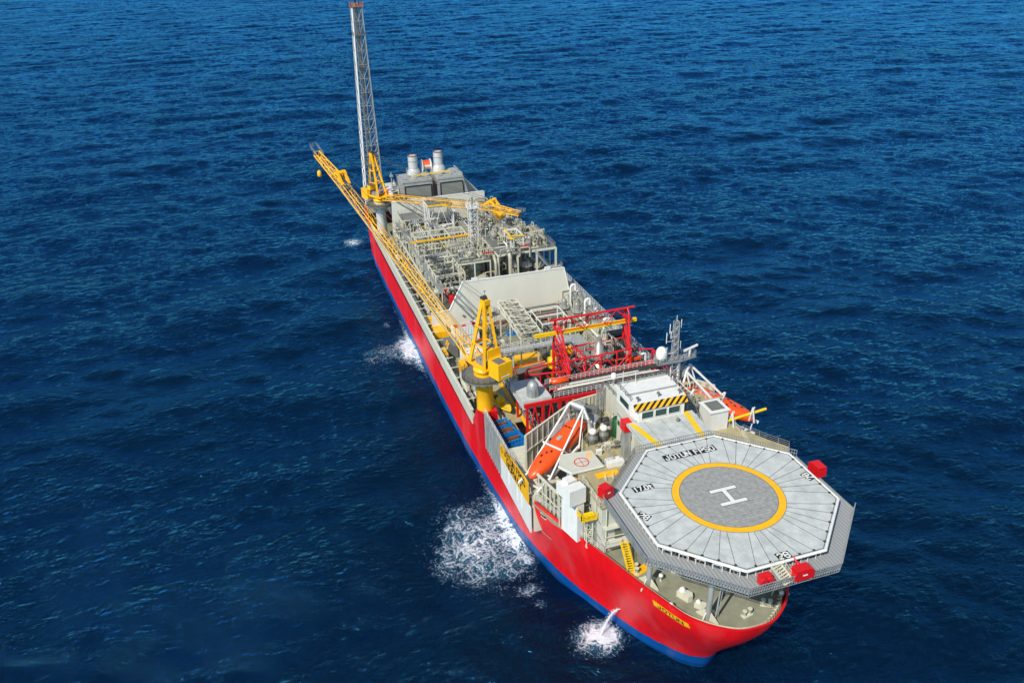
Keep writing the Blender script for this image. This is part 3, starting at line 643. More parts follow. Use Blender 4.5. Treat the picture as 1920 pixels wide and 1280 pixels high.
mb = MB().box(-2.6, 6.8, 28.2, 28.5, 37.5, 37.72).box(-2.6, 6.8, 32.4, 32.7, 37.5, 37.85); part('roof_coaming', mb, 'grey', br)
for x, y in ((-1.8, 25.9), (6.0, 25.9), (2.2, 26.2)): part('searchlight', MB().tube((x, y, 37.5), (x, y, 38.1), .07).lathe([(.22, -.2), (.3, .2)], (x, y, 38.25), 12, 'y'), 'mid', br)
for x, y, h in ((-2.2, 31, 3.4), (6.6, 30.5, 2.8), (.6, 31.8, 2.2)): part('whip_aerial', MB().tube((x, y, 37.5), (x, y, 37.5+h), .05, n=5), 'white', br)
part('cable_tray', MB().box(-2.52, -2.42, 25.6, 32.2, 31.6, 31.9).box(-2.52, -2.42, 28.3, 28.7, 26.1, 31.6).box(-2.6, 6.6, 24.93, 25.0, 34.32, 34.45), 'galv', br)
d_ = part('door', MB().box(-2.5, -2.42, 29.4, 30.5, 26.1, 28.3), 'mid', br); part('handle', MB().box(-2.56, -2.51, 29.5, 29.6, 27.1, 27.3), 'galv', d_)
for y in (26.3, 31.2): w_ = part('window', MB().box(-2.5, -2.42, y, y+.8, 29.6, 30.5), 'glass', br)
for k in range(4): part('panel_seam', MB().box(-4.2+k*3.0, -4.14+k*3.0, 15, 24.9, 34.302, 34.306), 'mid', br)
for y in (17.5, 20.4, 23): w_ = part('window', MB().box(-13.72, -13.6, y, y+1.0, 24.6, 25.6), 'glass', dh); part('frame', MB().box(-13.8, -13.7, y-.1, y+1.1, 25.6, 25.72).box(-13.8, -13.7, y-.1, y+1.1, 24.48, 24.6), 'white', w_)
part('ladder', MB().bar((-13.85, 18.2, 18.8), (-13.85, 18.2, 29), .07).bar((-13.85, 18.8, 18.8), (-13.85, 18.8, 29), .07), 'lemon', dh)
# ribbed wind walls
ww = thing('wind_wall', 'cream ribbed wind wall angled around the starboard lifeboat', 'wind wall', (-12, 40, 20.6))
def wall_seg(mbw, mbr, a, b_, z0, z1a, z1b, th=.22, ribs=1.6):
    a, b_ = V((a[0], a[1], 0)), V((b_[0], b_[1], 0)); t = (b_-a).normalized(); nn = t.cross(Z3)
    mbw.slab([a+Z3*z0, b_+Z3*z0, b_+Z3*z1b, a+Z3*z1a], nn*th)
    n = max(1, int((b_-a).length/ribs))
    for k in range(n+1):
        p = a+(b_-a)*k/n; zt = z1a+(z1b-z1a)*k/n
        for off in (nn*(th+.06), -nn*.06): mbr.bar(p+off+Z3*z0, p+off+Z3*(zt), .16, .12)
    mbr.bar(a+Z3*(z1a+.1)+nn*th*.5, b_+Z3*(z1b+.1)+nn*th*.5, .34, .2)
    zm = z0+(z1a-z0)*.55
    mbr.bar(a+Z3*zm+nn*(th+.15), b_+Z3*zm+nn*(th+.15), .2, .25); mbr.bar(a+Z3*zm-nn*.1, b_+Z3*zm-nn*.1, .2, .25)
a_, r_ = MB(), MB()
wall_seg(a_, r_, (-6.0, 44), (-18.4, 36.2), 20.6, 28.2, 28.0); wall_seg(a_, r_, (5.4, 44.4), (-6.0, 44), 28.0 if False else 20.6, 29.0, 28.2)
part('cladding', a_, 'corr', ww); part('frame', r_, 'cream', ww)
a_, r_ = MB(), MB()
ww2 = thing('wind_wall', 'pale grey wind wall standing behind the port lifeboat and the antenna mast', 'wind wall', (18, 42, 22))
wall_seg(a_, r_, (17.0, 44.5), (9.5, 44.5), 24, 28.9, 28.6); wall_seg(a_, r_, (22.0, 40.0), (17.0, 44.5), 20.6, 28.0, 28.9)
part('cladding', a_, 'corr', ww2); part('frame', r_, 'cream', ww2)
mb = MB().prism([(17.55, 24.2), (18.2, 24.2), (20.6, 31), (21.1, 40), (21.1, 45), (17.55, 45)], 17.2, 22.0); part('port_block', mb, 'wall', dh)
mb = MB().prism([(9.5, 14), (15.5, 10.6), (20.9, 14.0), (22.9, 16.9), (20.8, 20), (18.4, 24.2), (17.6, 27), (9.5, 27)], 28.15, 28.4); part('port_platform', mb, 'tan', dh)
mb = MB().rail([(15.5, 10.8, 28.4), (20.8, 14.1, 28.4), (22.8, 16.9, 28.4), (20.7, 20, 28.4), (18.3, 24.2, 28.4)], 1.1); part('platform_railing', mb, 'galv', dh)

# ---------------------------------------------------------------- helideck
HZ = 36.3
hd = thing('helideck', 'white octagonal helideck with a yellow ring and a white H above the bow', 'helideck', (0, 0, 18.7))
RC = 14/math.cos(R(22.5))
octp = lambda r, a0=22.5: [(r*math.cos(R(a0+45*k)), r*math.sin(R(a0+45*k))) for k in range(8)]
mb = MB().prism(octp(RC), HZ-.35, HZ); part('landing_deck', mb, 'heli', hd)
mb = ring(MB(), (0, 0), 6.95, 7.95, HZ+.004, HZ+.012, 72); part('yellow_ring', mb, 'yellow', hd)
mb = MB().prism([(6.9*math.cos(2*math.pi*k/64), 6.9*math.sin(2*math.pi*k/64)) for k in range(64)], HZ+.002, HZ+.008); part('aiming_circle', mb, 'helidark', hd)
mb = ring(MB(), (0, 0), 6.86, 6.95, HZ+.006, HZ+.03, 72); ring(mb, (0, 0), 7.95, 8.03, HZ+.004, HZ+.03, 72)
for k in range(27):   # rope lines of the landing net
    y = -6.5+k*.5; x = math.sqrt(max(0, 6.85**2-y*y)); mb.box(-x, x, y-.012, y+.012, HZ+.009, HZ+.018)
part('landing_net', mb, 'mid', hd)
hm = MB()
for y in (1.2, -1.85): hm.box(-2.1+.0, 2.1, y, y+.65, HZ+.026, HZ+.034)
hm.box(-.33, .33, -1.2, 1.2, HZ+.026, HZ+.034); part('landing_letter', hm, 'white', hd)
hm = MB()
for y in (1.12, -1.93): hm.box(-2.18, 2.18, y, y+.81, HZ+.0225, HZ+.0255)
hm.box(-.41, .41, -1.12, 1.12, HZ+.0225, HZ+.0255); part('letter_outline', hm, 'dark', hd)
# drain joints fanning from the ring to the rim
jm = MB()
for k in range(8):
    a0, a1 = V((*octp(RC)[k], 0)), V((*octp(RC)[(k+1) % 8], 0))
    for i in range(5):
        q = a0+(a1-a0)*(.12+.19*i); q = q*.985; an = math.atan2(q.y, q.x); an2 = an+(i-2)*-.045
        p = V((8.05*math.cos(an2), 8.05*math.sin(an2), 0)); jm.bar((p.x, p.y, HZ+.008), (q.x, q.y, HZ+.008), .055, .02)
        jm.box(q.x-.16, q.x+.16, q.y-.16, q.y+.16, HZ+.003, HZ+.1)
part('tie_down_line', jm, 'dark', hd)
mb = MB(); o_ = octp(RC+.18)
for k in range(8): mb.tube((*o_[k], HZ-.12), (*o_[(k+1) % 8], HZ-.1), .2, n=10)
part('rim_tube', mb, 'white', hd)
mb = MB(); oi = octp(RC-.15)
for k in range(8): mb.bar((*oi[k], HZ+.01), (*oi[(k+1) % 8], HZ+.01), .08, .04)
part('edge_gutter', mb, 'dark', hd)
def decal(txt, c, size, xd, w, h, width=None):
    xd = V(xd).normalized(); yd = Z3.cross(xd)
    m2 = MB().obox((c[0], c[1], HZ+.012), xd*w/2, yd*h/2, Z3*.004); p_ = part('marking_panel', m2, 'signblack', hd)
    part('lettering', block_text(MB(), txt, width, h*.72, (c[0], c[1], HZ+.017), xd, yd, .2), 'white', p_)
decal('JOTUN FPSO', (0, 11.25), 1.75, (1, 0, 0), 8.9, 1.5, 8.2)
decal('17.0t', (-10.6, 5.75), 1.35, (1, 0, 0), 3.2, 1.25, 2.8)
decal('28', (-13.35, 0), 1.5, (0, -1, 0), 2.0, 1.3, 1.7) if False else decal('28', (-13.3, 0), 1.45, (.55, -.83, 0), 1.9, 1.3, 1.4)
decal('28', (13.3, 0), 1.45, (-.3, .95, 0), 1.9, 1.3, 1.4); decal('28', (.1, -13.3), 1.45, (1, 0, 0), 2.0, 1.35, 1.5)
# walkway ring below with safety netting
WZ = 34.55
def octring(mb, r0, r1, z0, z1):
    a, b2 = octp(r0), octp(r1)
    for k in range(8):
        j = (k+1) % 8; mb.slab([(*a[k], z0), (*b2[k], z0), (*b2[j], z0), (*a[j], z0)], (0, 0, z1-z0))
    return mb
mb = octring(MB(), 14.4, 17.6, WZ-.12, WZ); part('perimeter_walkway', mb, 'netting', hd)
mb = MB(); oo = [(*p, WZ) for p in octp(17.55)]; on = octp(17.55)
for k in (0, 1, 2, 3, 4, 5, 6):
    a, b2 = V(oo[k]), V(oo[(k+1) % 8])
    if k == 7: continue
    n_ = 36; out = V((*((a+b2)/2).xy, 0)).normalized()
    for i in range(n_+1):
        p = a+(b2-a)*i/n_; mb.bar(p-Z3*.55, p+Z3*1.15+out*.25, .07)
    for z, q in ((1.15, .25), (.6, .15), (.05, .02), (-.5, 0)): mb.bar(a+Z3*z+out*q, b2+Z3*z+out*q, .08)
part('safety_fence', mb, 'galv', hd)
mb = MB(); r_o = [(*p, WZ) for p in octp(17.62)]
mb.bar(r_o[7], r_o[0], .16, .3); mb.bar(r_o[6], r_o[7], .16, .3); part('walkway_edge', mb, 'galv', hd)
# support truss below the deck
mb = MB()
for k in range(8):
    a, b2 = V((*octp(13.5)[k], HZ-.7)), V((*octp(13.5)[(k+1) % 8], HZ-.7)); mb.bar(a, b2, .35, .6); mb.bar(a, (0, 0, HZ-.7), .3, .6)
    a2, b3 = V((*octp(13.2)[k], 33.0)), V((*octp(13.2)[(k+1) % 8], 33.0)); mb.tube(a2, b3, .16, n=6)
    for i in range(6):
        p, q = a+(b2-a)*i/6, a2+(b3-a2)*(i+.5)/6; mb.tube(p, q, .09, n=5); mb.tube(q, a+(b2-a)*(i+1)/6, .09, n=5)
    mb.bar(V((*octp(17.3)[k], WZ-.2)), a2, .14)
part('support_truss', mb, 'grey', hd)
for k in (3, 4, 5, 6, 7):
    a, b2 = V((*octp(14.75)[k], WZ+.9)), V((*octp(14.75)[(k+1) % 8], WZ+.9))
    for i in range(5):
        p, q = a+(b2-a)*(i*.2+.03), a+(b2-a)*(i*.2+.14); part('light_tube', MB().tube(p, q, .13, n=6).bar(p, p-Z3*.9, .1).bar(q, q-Z3*.9, .1), 'white', hd)
for (fx, fy), (tx, ty) in (((-9.6, 4.2), (-10.2, 2.6)), ((-4.6, -4.9), (-5.2, -6.5)), ((8.4, -3.2), (9.2, -5.5))):
    mb = MB().tube((fx, fy, 18.7), (tx, ty, HZ-.7), .42, n=12); leg = part('leg', mb, 'grey', hd)
    mb = MB()
    for k in range(4):
        an = R(30+90*k); d = V((math.cos(an), math.sin(an), 0)); p = V((fx, fy, 18.72))
        mb.slab([p+d*.3, p+d*1.9, p+d*1.9+Z3*.25, p+d*.35+Z3*1.7], d.cross(Z3)*.14)
    part('foot_bracket', mb, 'cream', leg)
mb = MB().pipe([(-3.6, -5.4, 18.8), (-3.6, -6.0, 26), (-3.8, -6.6, 34.2)], .12).pipe([(-3.1, -5.2, 18.8), (-3.1, -5.9, 26), (-3.3, -6.5, 34.2)], .07); part('drain_pipe', mb, 'grey', hd)
# access ladder and stairs at the fore edge
mb = MB().stair((-1.6, -14.0, 36.0), (-.9, -16.2, WZ+.1), 1.6, 7); part('access_stair', mb, 'cream', hd)
# red cabinets on the walkway
def cabinet(c, d, w, l, h, label):
    w, l, h = w*.82, l*.85, h*.8
    d = V((*d, 0)).normalized(); s_ = d.cross(Z3); c = V((*c, WZ))
    t_ = thing('firefighting_cabinet', label, 'cabinet', c, group='red cabinets around the helideck walkway')
    m2 = MB().obox(c+Z3*(.25+h/2), d*l/2, s_*w/2, Z3*h/2); b_ = part('housing', m2, 'fire', t_)
    m2 = MB().slab([c+Z3*(.27+h)+d*l/2+s_*w/2, c+Z3*(.27+h)+d*l/2-s_*w/2, c+Z3*(.6+h)+d*l*.3-s_*w/2, c+Z3*(.6+h)+d*l*.3+s_*w/2], -d*l*.8); part('lid', m2, 'fire', t_)
    m2 = MB()
    for i in (-1, 1):
        for j in (-1, 1): m2.bar(c+d*i*l*.4+s_*j*w*.4, c+d*i*l*.4+s_*j*w*.4+Z3*.28, .14)
    part('foot', m2, 'grey', t_)
    m2 = MB().obox(c+Z3*(.3+h*.6)+s_*(w/2+.03), d*l*.12, s_*.03, Z3*.08); part('latch', m2, 'white', t_)
cabinet((-15.6, 7.8), (1, .35), 1.8, 2.2, 1.8, 'red firefighting cabinet on the starboard aft corner of the helideck walkway')
cabinet((16.5, 2.0), (0, 1), 1.7, 3.0, 1.6, 'red firefighting cabinet on the port side of the helideck walkway')
cabinet((1.1, -16.0), (1, 0), 1.6, 3.2, 1.6, 'long red firefighting cabinet on the fore edge of the helideck walkway')
t_ = thing('fire_hose_reel', 'small red hose reel box beside the cream stair on the fore edge of the walkway', 'hose reel', (-3.9, -15.2, WZ))
mb = MB().box(-4.7, -3.1, -15.7, -14.8, WZ+.2, WZ+1.5); part('housing', mb, 'fire', t_)
mb = MB().lathe([(.55, 0), (.55, .3)], (-4.3, -16.0, WZ+.9), 14, 'y').lathe([(.5, 0), (.5, .3)], (-3.4, -16.0, WZ+.9), 14, 'y'); part('reel', mb, 'red', t_)
t_ = thing('fire_monitor', 'small red fire monitor on the fore edge of the helideck beside the 28 marking', 'fire monitor', (1.2, -14.9, WZ))
mb = MB().tube((1.2, -14.9, WZ), (1.2, -14.9, WZ+1.4), .12).tube((1.2, -14.9, WZ+1.4), (1.0, -14.0, WZ+1.9), .16, .1); part('barrel', mb, 'fire', t_)
mb = MB().ball((1.2, -14.9, WZ+1.4), .32); part('swivel', mb, 'fire', t_)

# ---------------------------------------------------------------- pedestal cranes
def crane(label, base, z0, z1, tip, side, pedcol, hooklabel):
    base = V((*base, z0)); top = V((base.x, base.y, z1)); tip = V(tip)
    f = V((tip.x-top.x, tip.y-top.y, 0)).normalized(); s_ = f.cross(Z3)     # forward, right
    P = lambda x, y, z: top+s_*x+f*y+Z3*z
    t = thing('pedestal_crane', label, 'crane', base, group='yellow lattice boom deck cranes')
    mb = MB().lathe([(1.72, 0), (1.72, (z1-z0)*.8), (2.0, (z1-z0)*.82), (2.0, z1-z0)], base, 28); part('pedestal', mb, pedcol, t)
    if pedcol == 'yellow':
        mb = MB()
    mb = ring(MB(), (top.x, top.y), 1.9, 4.5, z1-.5, z1-.3, 36); part('ring_platform', mb, 'mid', t)
    mb = MB(); pts = [V((top.x+4.45*math.cos(R(a)), top.y+4.45*math.sin(R(a)), z1-.3)) for a in range(0, 360, 15)]
    mb.rail(pts, 1.1, 1.3, closed=True); ring(mb, (top.x, top.y), 4.4, 4.5, z1-.9, z1-.3, 36)
    for a in range(0, 360, 45): mb.bar((top.x+4.3*math.cos(R(a)), top.y+4.3*math.sin(R(a)), z1-.6), (top.x+1.9*math.cos(R(a)), top.y+1.9*math.sin(R(a)), z1-2.6), .14)
    part('platform_railing', mb, 'mid', t)
    mb = MB().lathe([(1.7, 0), (1.7, .5), (2.1, .55), (2.1, 1.1), (1.5, 1.15), (1.5, 1.9)], top, 28); part('slew_ring', mb, 'yellow', t)
    mb = MB().obox(P(0, -.4, 2.1), s_*2.0, f*3.0, Z3*.2)
    for x in (-1.9, 1.9): mb.bar(P(x, -3, 2.3), P(x, 3.2, 2.3), .3, .5)
    part('slew_deck', mb, 'yellow', t)
    # machinery house behind the slew ring
    mb = MB().obox(P(.7, -4.7, 2.6), s_*1.75, f*1.7, Z3*1.75)
    mb.slab([P(-1.0, -3.0, 4.35), P(2.4, -3.0, 4.35), P(2.2, -3.0, 6.2), P(-.9, -3.0, 6.2)], -f*.0+f*1.6)
    h = part('machinery_house', mb, 'yellow', t)
    mb = MB().obox(P(.7, -6.42, 1.5), s_*1.0, f*.03, Z3*.12); part('nameplate', mb, 'white', h)
    mb = MB().obox(P(.2, -4.9, 4.4), s_*.9, f*1.1, Z3*.12).tube(P(1.6, -4.2, 4.5), P(1.6, -4.2, 5.6), .2); part('roof_vent', mb, 'mid', h)
    # winches
    mb = MB()
    for y in (-1.6, .1): mb.tube(P(-1.1, y, 3.0), P(1.1, y, 3.0), .62, n=14); mb.tube(P(-1.25, y, 3.0), P(-1.1, y, 3.0), .85, n=14); mb.tube(P(1.1, y, 3.0), P(1.25, y, 3.0), .85, n=14)
    part('winch_drum', mb, 'galv', t)
    # A frame
    mb = MB(); apex = P(0, -1.6, 16.2)
    for x in (-1.9, 1.9):
        mb.bar(P(x, 1.9, 2.2), P(x*.28, -1.3, 16), .5, .6); mb.bar(P(x, -2.9, 2.2), P(x*.28, -1.9, 16), .45, .5)
    for k, z in ((.33, 6.8), (.62, 10.8)):
        w_ = 1.9*(1-k)+1.9*.28*k; y0 = 1.9*(1-k)-1.3*k; y1 = -2.9*(1-k)-1.9*k
        mb.bar(P(-w_-.5, y0, z), P(w_+.5, y0, z), .3, .4); mb.bar(P(w_, y0, z), P(w_, y1, z), .25); mb.bar(P(-w_, y0, z), P(-w_, y1, z), .25)
    mb.obox(P(0, -1.6, 16.1), s_*.7, f*.75, Z3*.5)
    part('a_frame', mb, 'yellow', t)
    mb = MB()
    for x in (-.35, .35): mb.tube(P(x-.12, -1.2, 16.7), P(x+.12, -1.2, 16.7), .62, n=14)
    part('sheave', mb, 'dark', t)
    mb = MB()
    for z in (13.0, 6.2):
        mb.obox(P(1.6, -1.8, z), s_*1.0, f*.9, Z3*.05); mb.rail([P(2.6, -.9, z), P(2.6, -2.7, z), P(.8, -2.7, z)], 1.0, 1)
    for k in range(30): mb.bar(P(2.0, -2.3, 2+k*.4), P(1.5, -2.3, 2+k*.4), .04)
    mb.bar(P(2.0, -2.3, 2), P(2.0, -2.3, 14), .05); mb.bar(P(1.5, -2.3, 2), P(1.5, -2.3, 14), .05)
    mb.tube(P(0, -1.6, 16.6), P(0, -1.6, 18.6), .05); mb.obox(P(0, -1.6, 18.3), s_*.3, f*.05, Z3*.05)
    part('service_platform', mb, 'mid', t)
    # operator cab
    q = side*3.2
    mb = MB().obox(P(q, 3.6, 2.6), s_*1.1, f*1.2, Z3*1.15).obox(P(q, 1.2, 3.3), s_*1.05, f*1.25, Z3*1.2); c_ = part('cab', mb, 'white', t)
    mb = MB().slab([P(q-1.0, 4.86, 2.0), P(q+1.0, 4.86, 2.0), P(q+1.0, 4.86, 3.55), P(q-1.0, 4.86, 3.55)], f*.04)
    mb.slab([P(q+side*1.12, 3.0, 2.3), P(q+side*1.12, 4.6, 2.3), P(q+side*1.12, 4.6, 3.5), P(q+side*1.12, 3.0, 3.5)], s_*side*.04)
    mb.slab([P(q-.9, 3.0, 3.76), P(q+.9, 3.0, 3.76), P(q+.9, 4.5, 3.76), P(q-.9, 4.5, 3.76)], Z3*.04); part('cab_window', mb, 'glass', c_)
    mb = MB()
    for sx in (-1.13, 1.13): mb.obox(P(q+sx, 2.3, 3.2), s_*.02, f*.35, Z3*1.2)
    mb.obox(P(q, -.08, 4.1), s_*1.06, f*.03, Z3*.4); mb.obox(P(q+side*1.08, 1.0, 4.2), s_*.03, f*1.2, Z3*.28); part('red_stripe', mb, 'fire', c_)
    mb = MB().obox(P(q, 2.2, 1.35), s_*1.3, f*2.6, Z3*.08).rail([P(q+side*1.3, -.4, 1.45), P(q+side*1.3, 4.8, 1.45)], 1.0, 1.3); part('cab_walkway', mb, 'mid', t)
    # boom
    hinge = P(0, 2.9, 1.9); L = (tip-hinge); kn = hinge+L*.83+Z3*1.0; up = s_.cross(L.normalized())
    bm = MB().truss(hinge, hinge+L*.07+Z3*.5, 2.8, .9, 2, .14, .07, 2.0, 1.8, up=Z3).truss(hinge+L*.07+Z3*.5, kn, 1.9, 1.7, 14, .11, .05, 1.7, 1.5)
    boom = part('boom', bm, 'yellow', t)
    bm = MB().truss(kn, tip, 1.8, 1.6, 5, .14, .07, 1.3, 1.0); part('boom_tip', bm, 'yellow', boom)
    bm = MB(); u_ = (kn-hinge).normalized(); pz = s_.cross(u_)
    for k in (-.55, .55):
        bm.bar(kn+s_*k*1.6-u_*2.8+pz*.9, kn+s_*k*1.6+pz*2.3, .45, .7); bm.bar(kn+s_*k*1.6+pz*2.3, kn+s_*k*1.6+u_*1.6+pz*.6, .4, .6)
    bm.tube(kn+s_*1.1+pz*2.1, kn-s_*1.1+pz*2.1, .55, n=12); part('cathead', bm, 'yellow', boom)
    bm = MB(); a0 = hinge+L*.03-s_*.75*side; kn0 = kn; kn = kn-s_*.6*side
    bm.bar(a0-pz*.65, kn-pz*1.0, .7, .07); part('boom_walkway', bm, 'galv', boom); kn = kn0
    bm = MB().bar(kn-pz*1.1, tip-pz*.75, .8, .07)
    for x in (-.9, .9): bm.rail([tip-u_*2.0+s_*x+Z3*.5, tip+u_*1.6+s_*x+Z3*.5], 1.0, 1)
    bm.rail([tip+u_*1.6-s_*.9+Z3*.5, tip+u_*1.6+s_*.9+Z3*.5], 1.0, 1); part('tip_platform', bm, 'galv', boom)
    bm = MB()
    for x in (-.45, .45): bm.tube(tip+s_*x-s_*.08-Z3*.3, tip+s_*x+s_*.08-Z3*.3, .5, n=12)
    part('tip_sheave', bm, 'dark', boom)
    # pendant and hoist wires
    bm = MB()
    for x in (-.5, .5):
        a, b2 = apex+s_*x+Z3*.5, kn+s_*x*1.6+pz*2.2
        pp = [a+(b2-a)*k/8-Z3*(1.6*math.sin(math.pi*k/8)) for k in range(9)]
        for p, q_ in zip(pp, pp[1:]): bm.tube(p, q_, .055, n=4, cap=False)
        a = P(x*.6, .1, 3.6); bm.tube(a, kn+pz*1.3+s_*x*.5, .045, n=4, cap=False)
    part('wire', bm, 'rope', t)
    ht = tip-Z3*4.2
    hk = thing('crane_hook', hooklabel, 'hook', ht-Z3*1.6)
    bm = MB().lathe([(.05, -1.6), (.35, -1.5), (.55, -1.0), (.45, -.2), (.2, .1), (.05, .15)], ht, 12); part('hook_block', bm, 'yellow', hk)
    bm = MB()
    for x in (-.2, .2): bm.tube(ht+s_*x, tip+s_*x-Z3*.6, .05, n=4)
    part('hoist_wire', bm, 'rope', hk)
    return t
crane('yellow lattice boom crane beside the bow recess, its boom reaching out over the sea', (-19.2, 60.2), 20.4, 28.8, (-41.8, 119.5, 61.8), 1, 'yellow', 'yellow hook hanging under the boom tip over the open sea')
crane('yellow lattice boom crane near the stern with its boom lying across the deck', (-17.4, 193), 12.4, 25.2, (14.6, 137.5, 34.0), -1, 'white', 'yellow hook hanging under the boom tip on the port side of the pipework')

# ---------------------------------------------------------------- flare tower
t = thing('flare_tower', 'tall slender grey lattice flare tower with an orange railed top at the stern', 'flare tower', (-16, 211, 18.6))
b0, b1 = V((-16.6, 211, 18.6)), V((-16.3, 208, 86.2))
def ringp(f, k): 
    c = b0+(b1-b0)*f; w_ = 3.2-(3.2-1.55)*f; return c+V(((-w_, w_, w_, -w_)[k], (-w_, -w_, w_, w_)[k], 0))
for k in range(4): part('leg', MB().tube(ringp(0, k), ringp(1, k), .27 if k == 0 or k == 3 else .2, n=8), 'white' if k in (0,) else 'galv', t)
mb = MB(); n_ = 15
for i in range(n_):
    f0, f1 = i/n_, (i+1)/n_
    for k in range(4):
        j = (k+1) % 4; mb.tube(ringp(f1, k), ringp(f1, j), .09, n=5, cap=False)
        m_ = (ringp(f0, k)+ringp(f0, j))/2; mb.tube(m_, ringp(f1, k), .085, n=5, cap=False); mb.tube(m_, ringp(f1, j), .085, n=5, cap=False)
part('bracing', mb, 'galv', t)
for dx, dy, r, c_ in ((-.7, -.5, .42, 'steel'), (.3, .2, .3, 'pipe'), (-.6, .7, .2, 'mid'), (.4, -.8, .16, 'galv')):
    part('flare_pipe', MB().tube(b0+V((dx*1.4, dy*1.4, 0)), b1+V((dx*.8, dy*.8, 1.0)), r, n=10), c_, t)
lad = MB(); a, b2 = b0+V((-1.6, -1.8, 0)), b1+V((-.8, -.9, 0))
for sx in (0, .6): lad.bar(a+V((sx, 0, 0)), b2+V((sx, 0, 0)), .07)
for k in range(140): p = a+(b2-a)*k/140; lad.bar(p, p+V((.6, 0, 0)), .05)
for k in range(60):
    p = a+(b2-a)*k/60; lad.bar(p+V((-.1, -.6, 0)), p+V((.7, -.6, 0)), .05); lad.bar(p+V((-.1, -.6, 0)), p+V((-.1, 0, 0)), .04); lad.bar(p+V((.7, -.6, 0)), p+V((.7, 0, 0)), .04)
part('ladder', lad, 'galv', t)
mb = MB()
for f in (.27, .72, .87):
    c = b0+(b1-b0)*f; mb.box(c.x-2.0, c.x+1.6, c.y-2.0, c.y+1.6, c.z, c.z+.12); mb.rail([c+V((-2, -2, .1)), c+V((1.6, -2, .1)), c+V((1.6, 1.6, .1)), c+V((-2, 1.6, .1))], 1.0, 1.2, closed=True)
c = b0+(b1-b0)*.27; mb.lathe([(1.1, 0), (1.1, 1.6), (.6, 2.2)], c+V((0, -.4, .2)), 14); part('rest_platform', mb, 'mid', t)
c = b1; mb = MB().box(c.x-2.1, c.x+2.1, c.y-2.1, c.y+2.1, c.z-.1, c.z+.1)
mb.rail([c+V((-2.1, -2.1, 0)), c+V((2.1, -2.1, 0)), c+V((2.1, 2.1, 0)), c+V((-2.1, 2.1, 0))], 1.1, 1, closed=True, t=.07); part('top_platform', mb, 'rusto', t)
mb = MB().lathe([(.3, 0), (.3, 2.2), (.5, 2.3), (.5, 4.4), (.35, 4.5)], c+V((-.3, 0, 0)), 14).lathe([(.15, 0), (.15, 3.6)], c+V((.9, .4, 0)), 8); part('flare_tip', mb, 'dark', t)

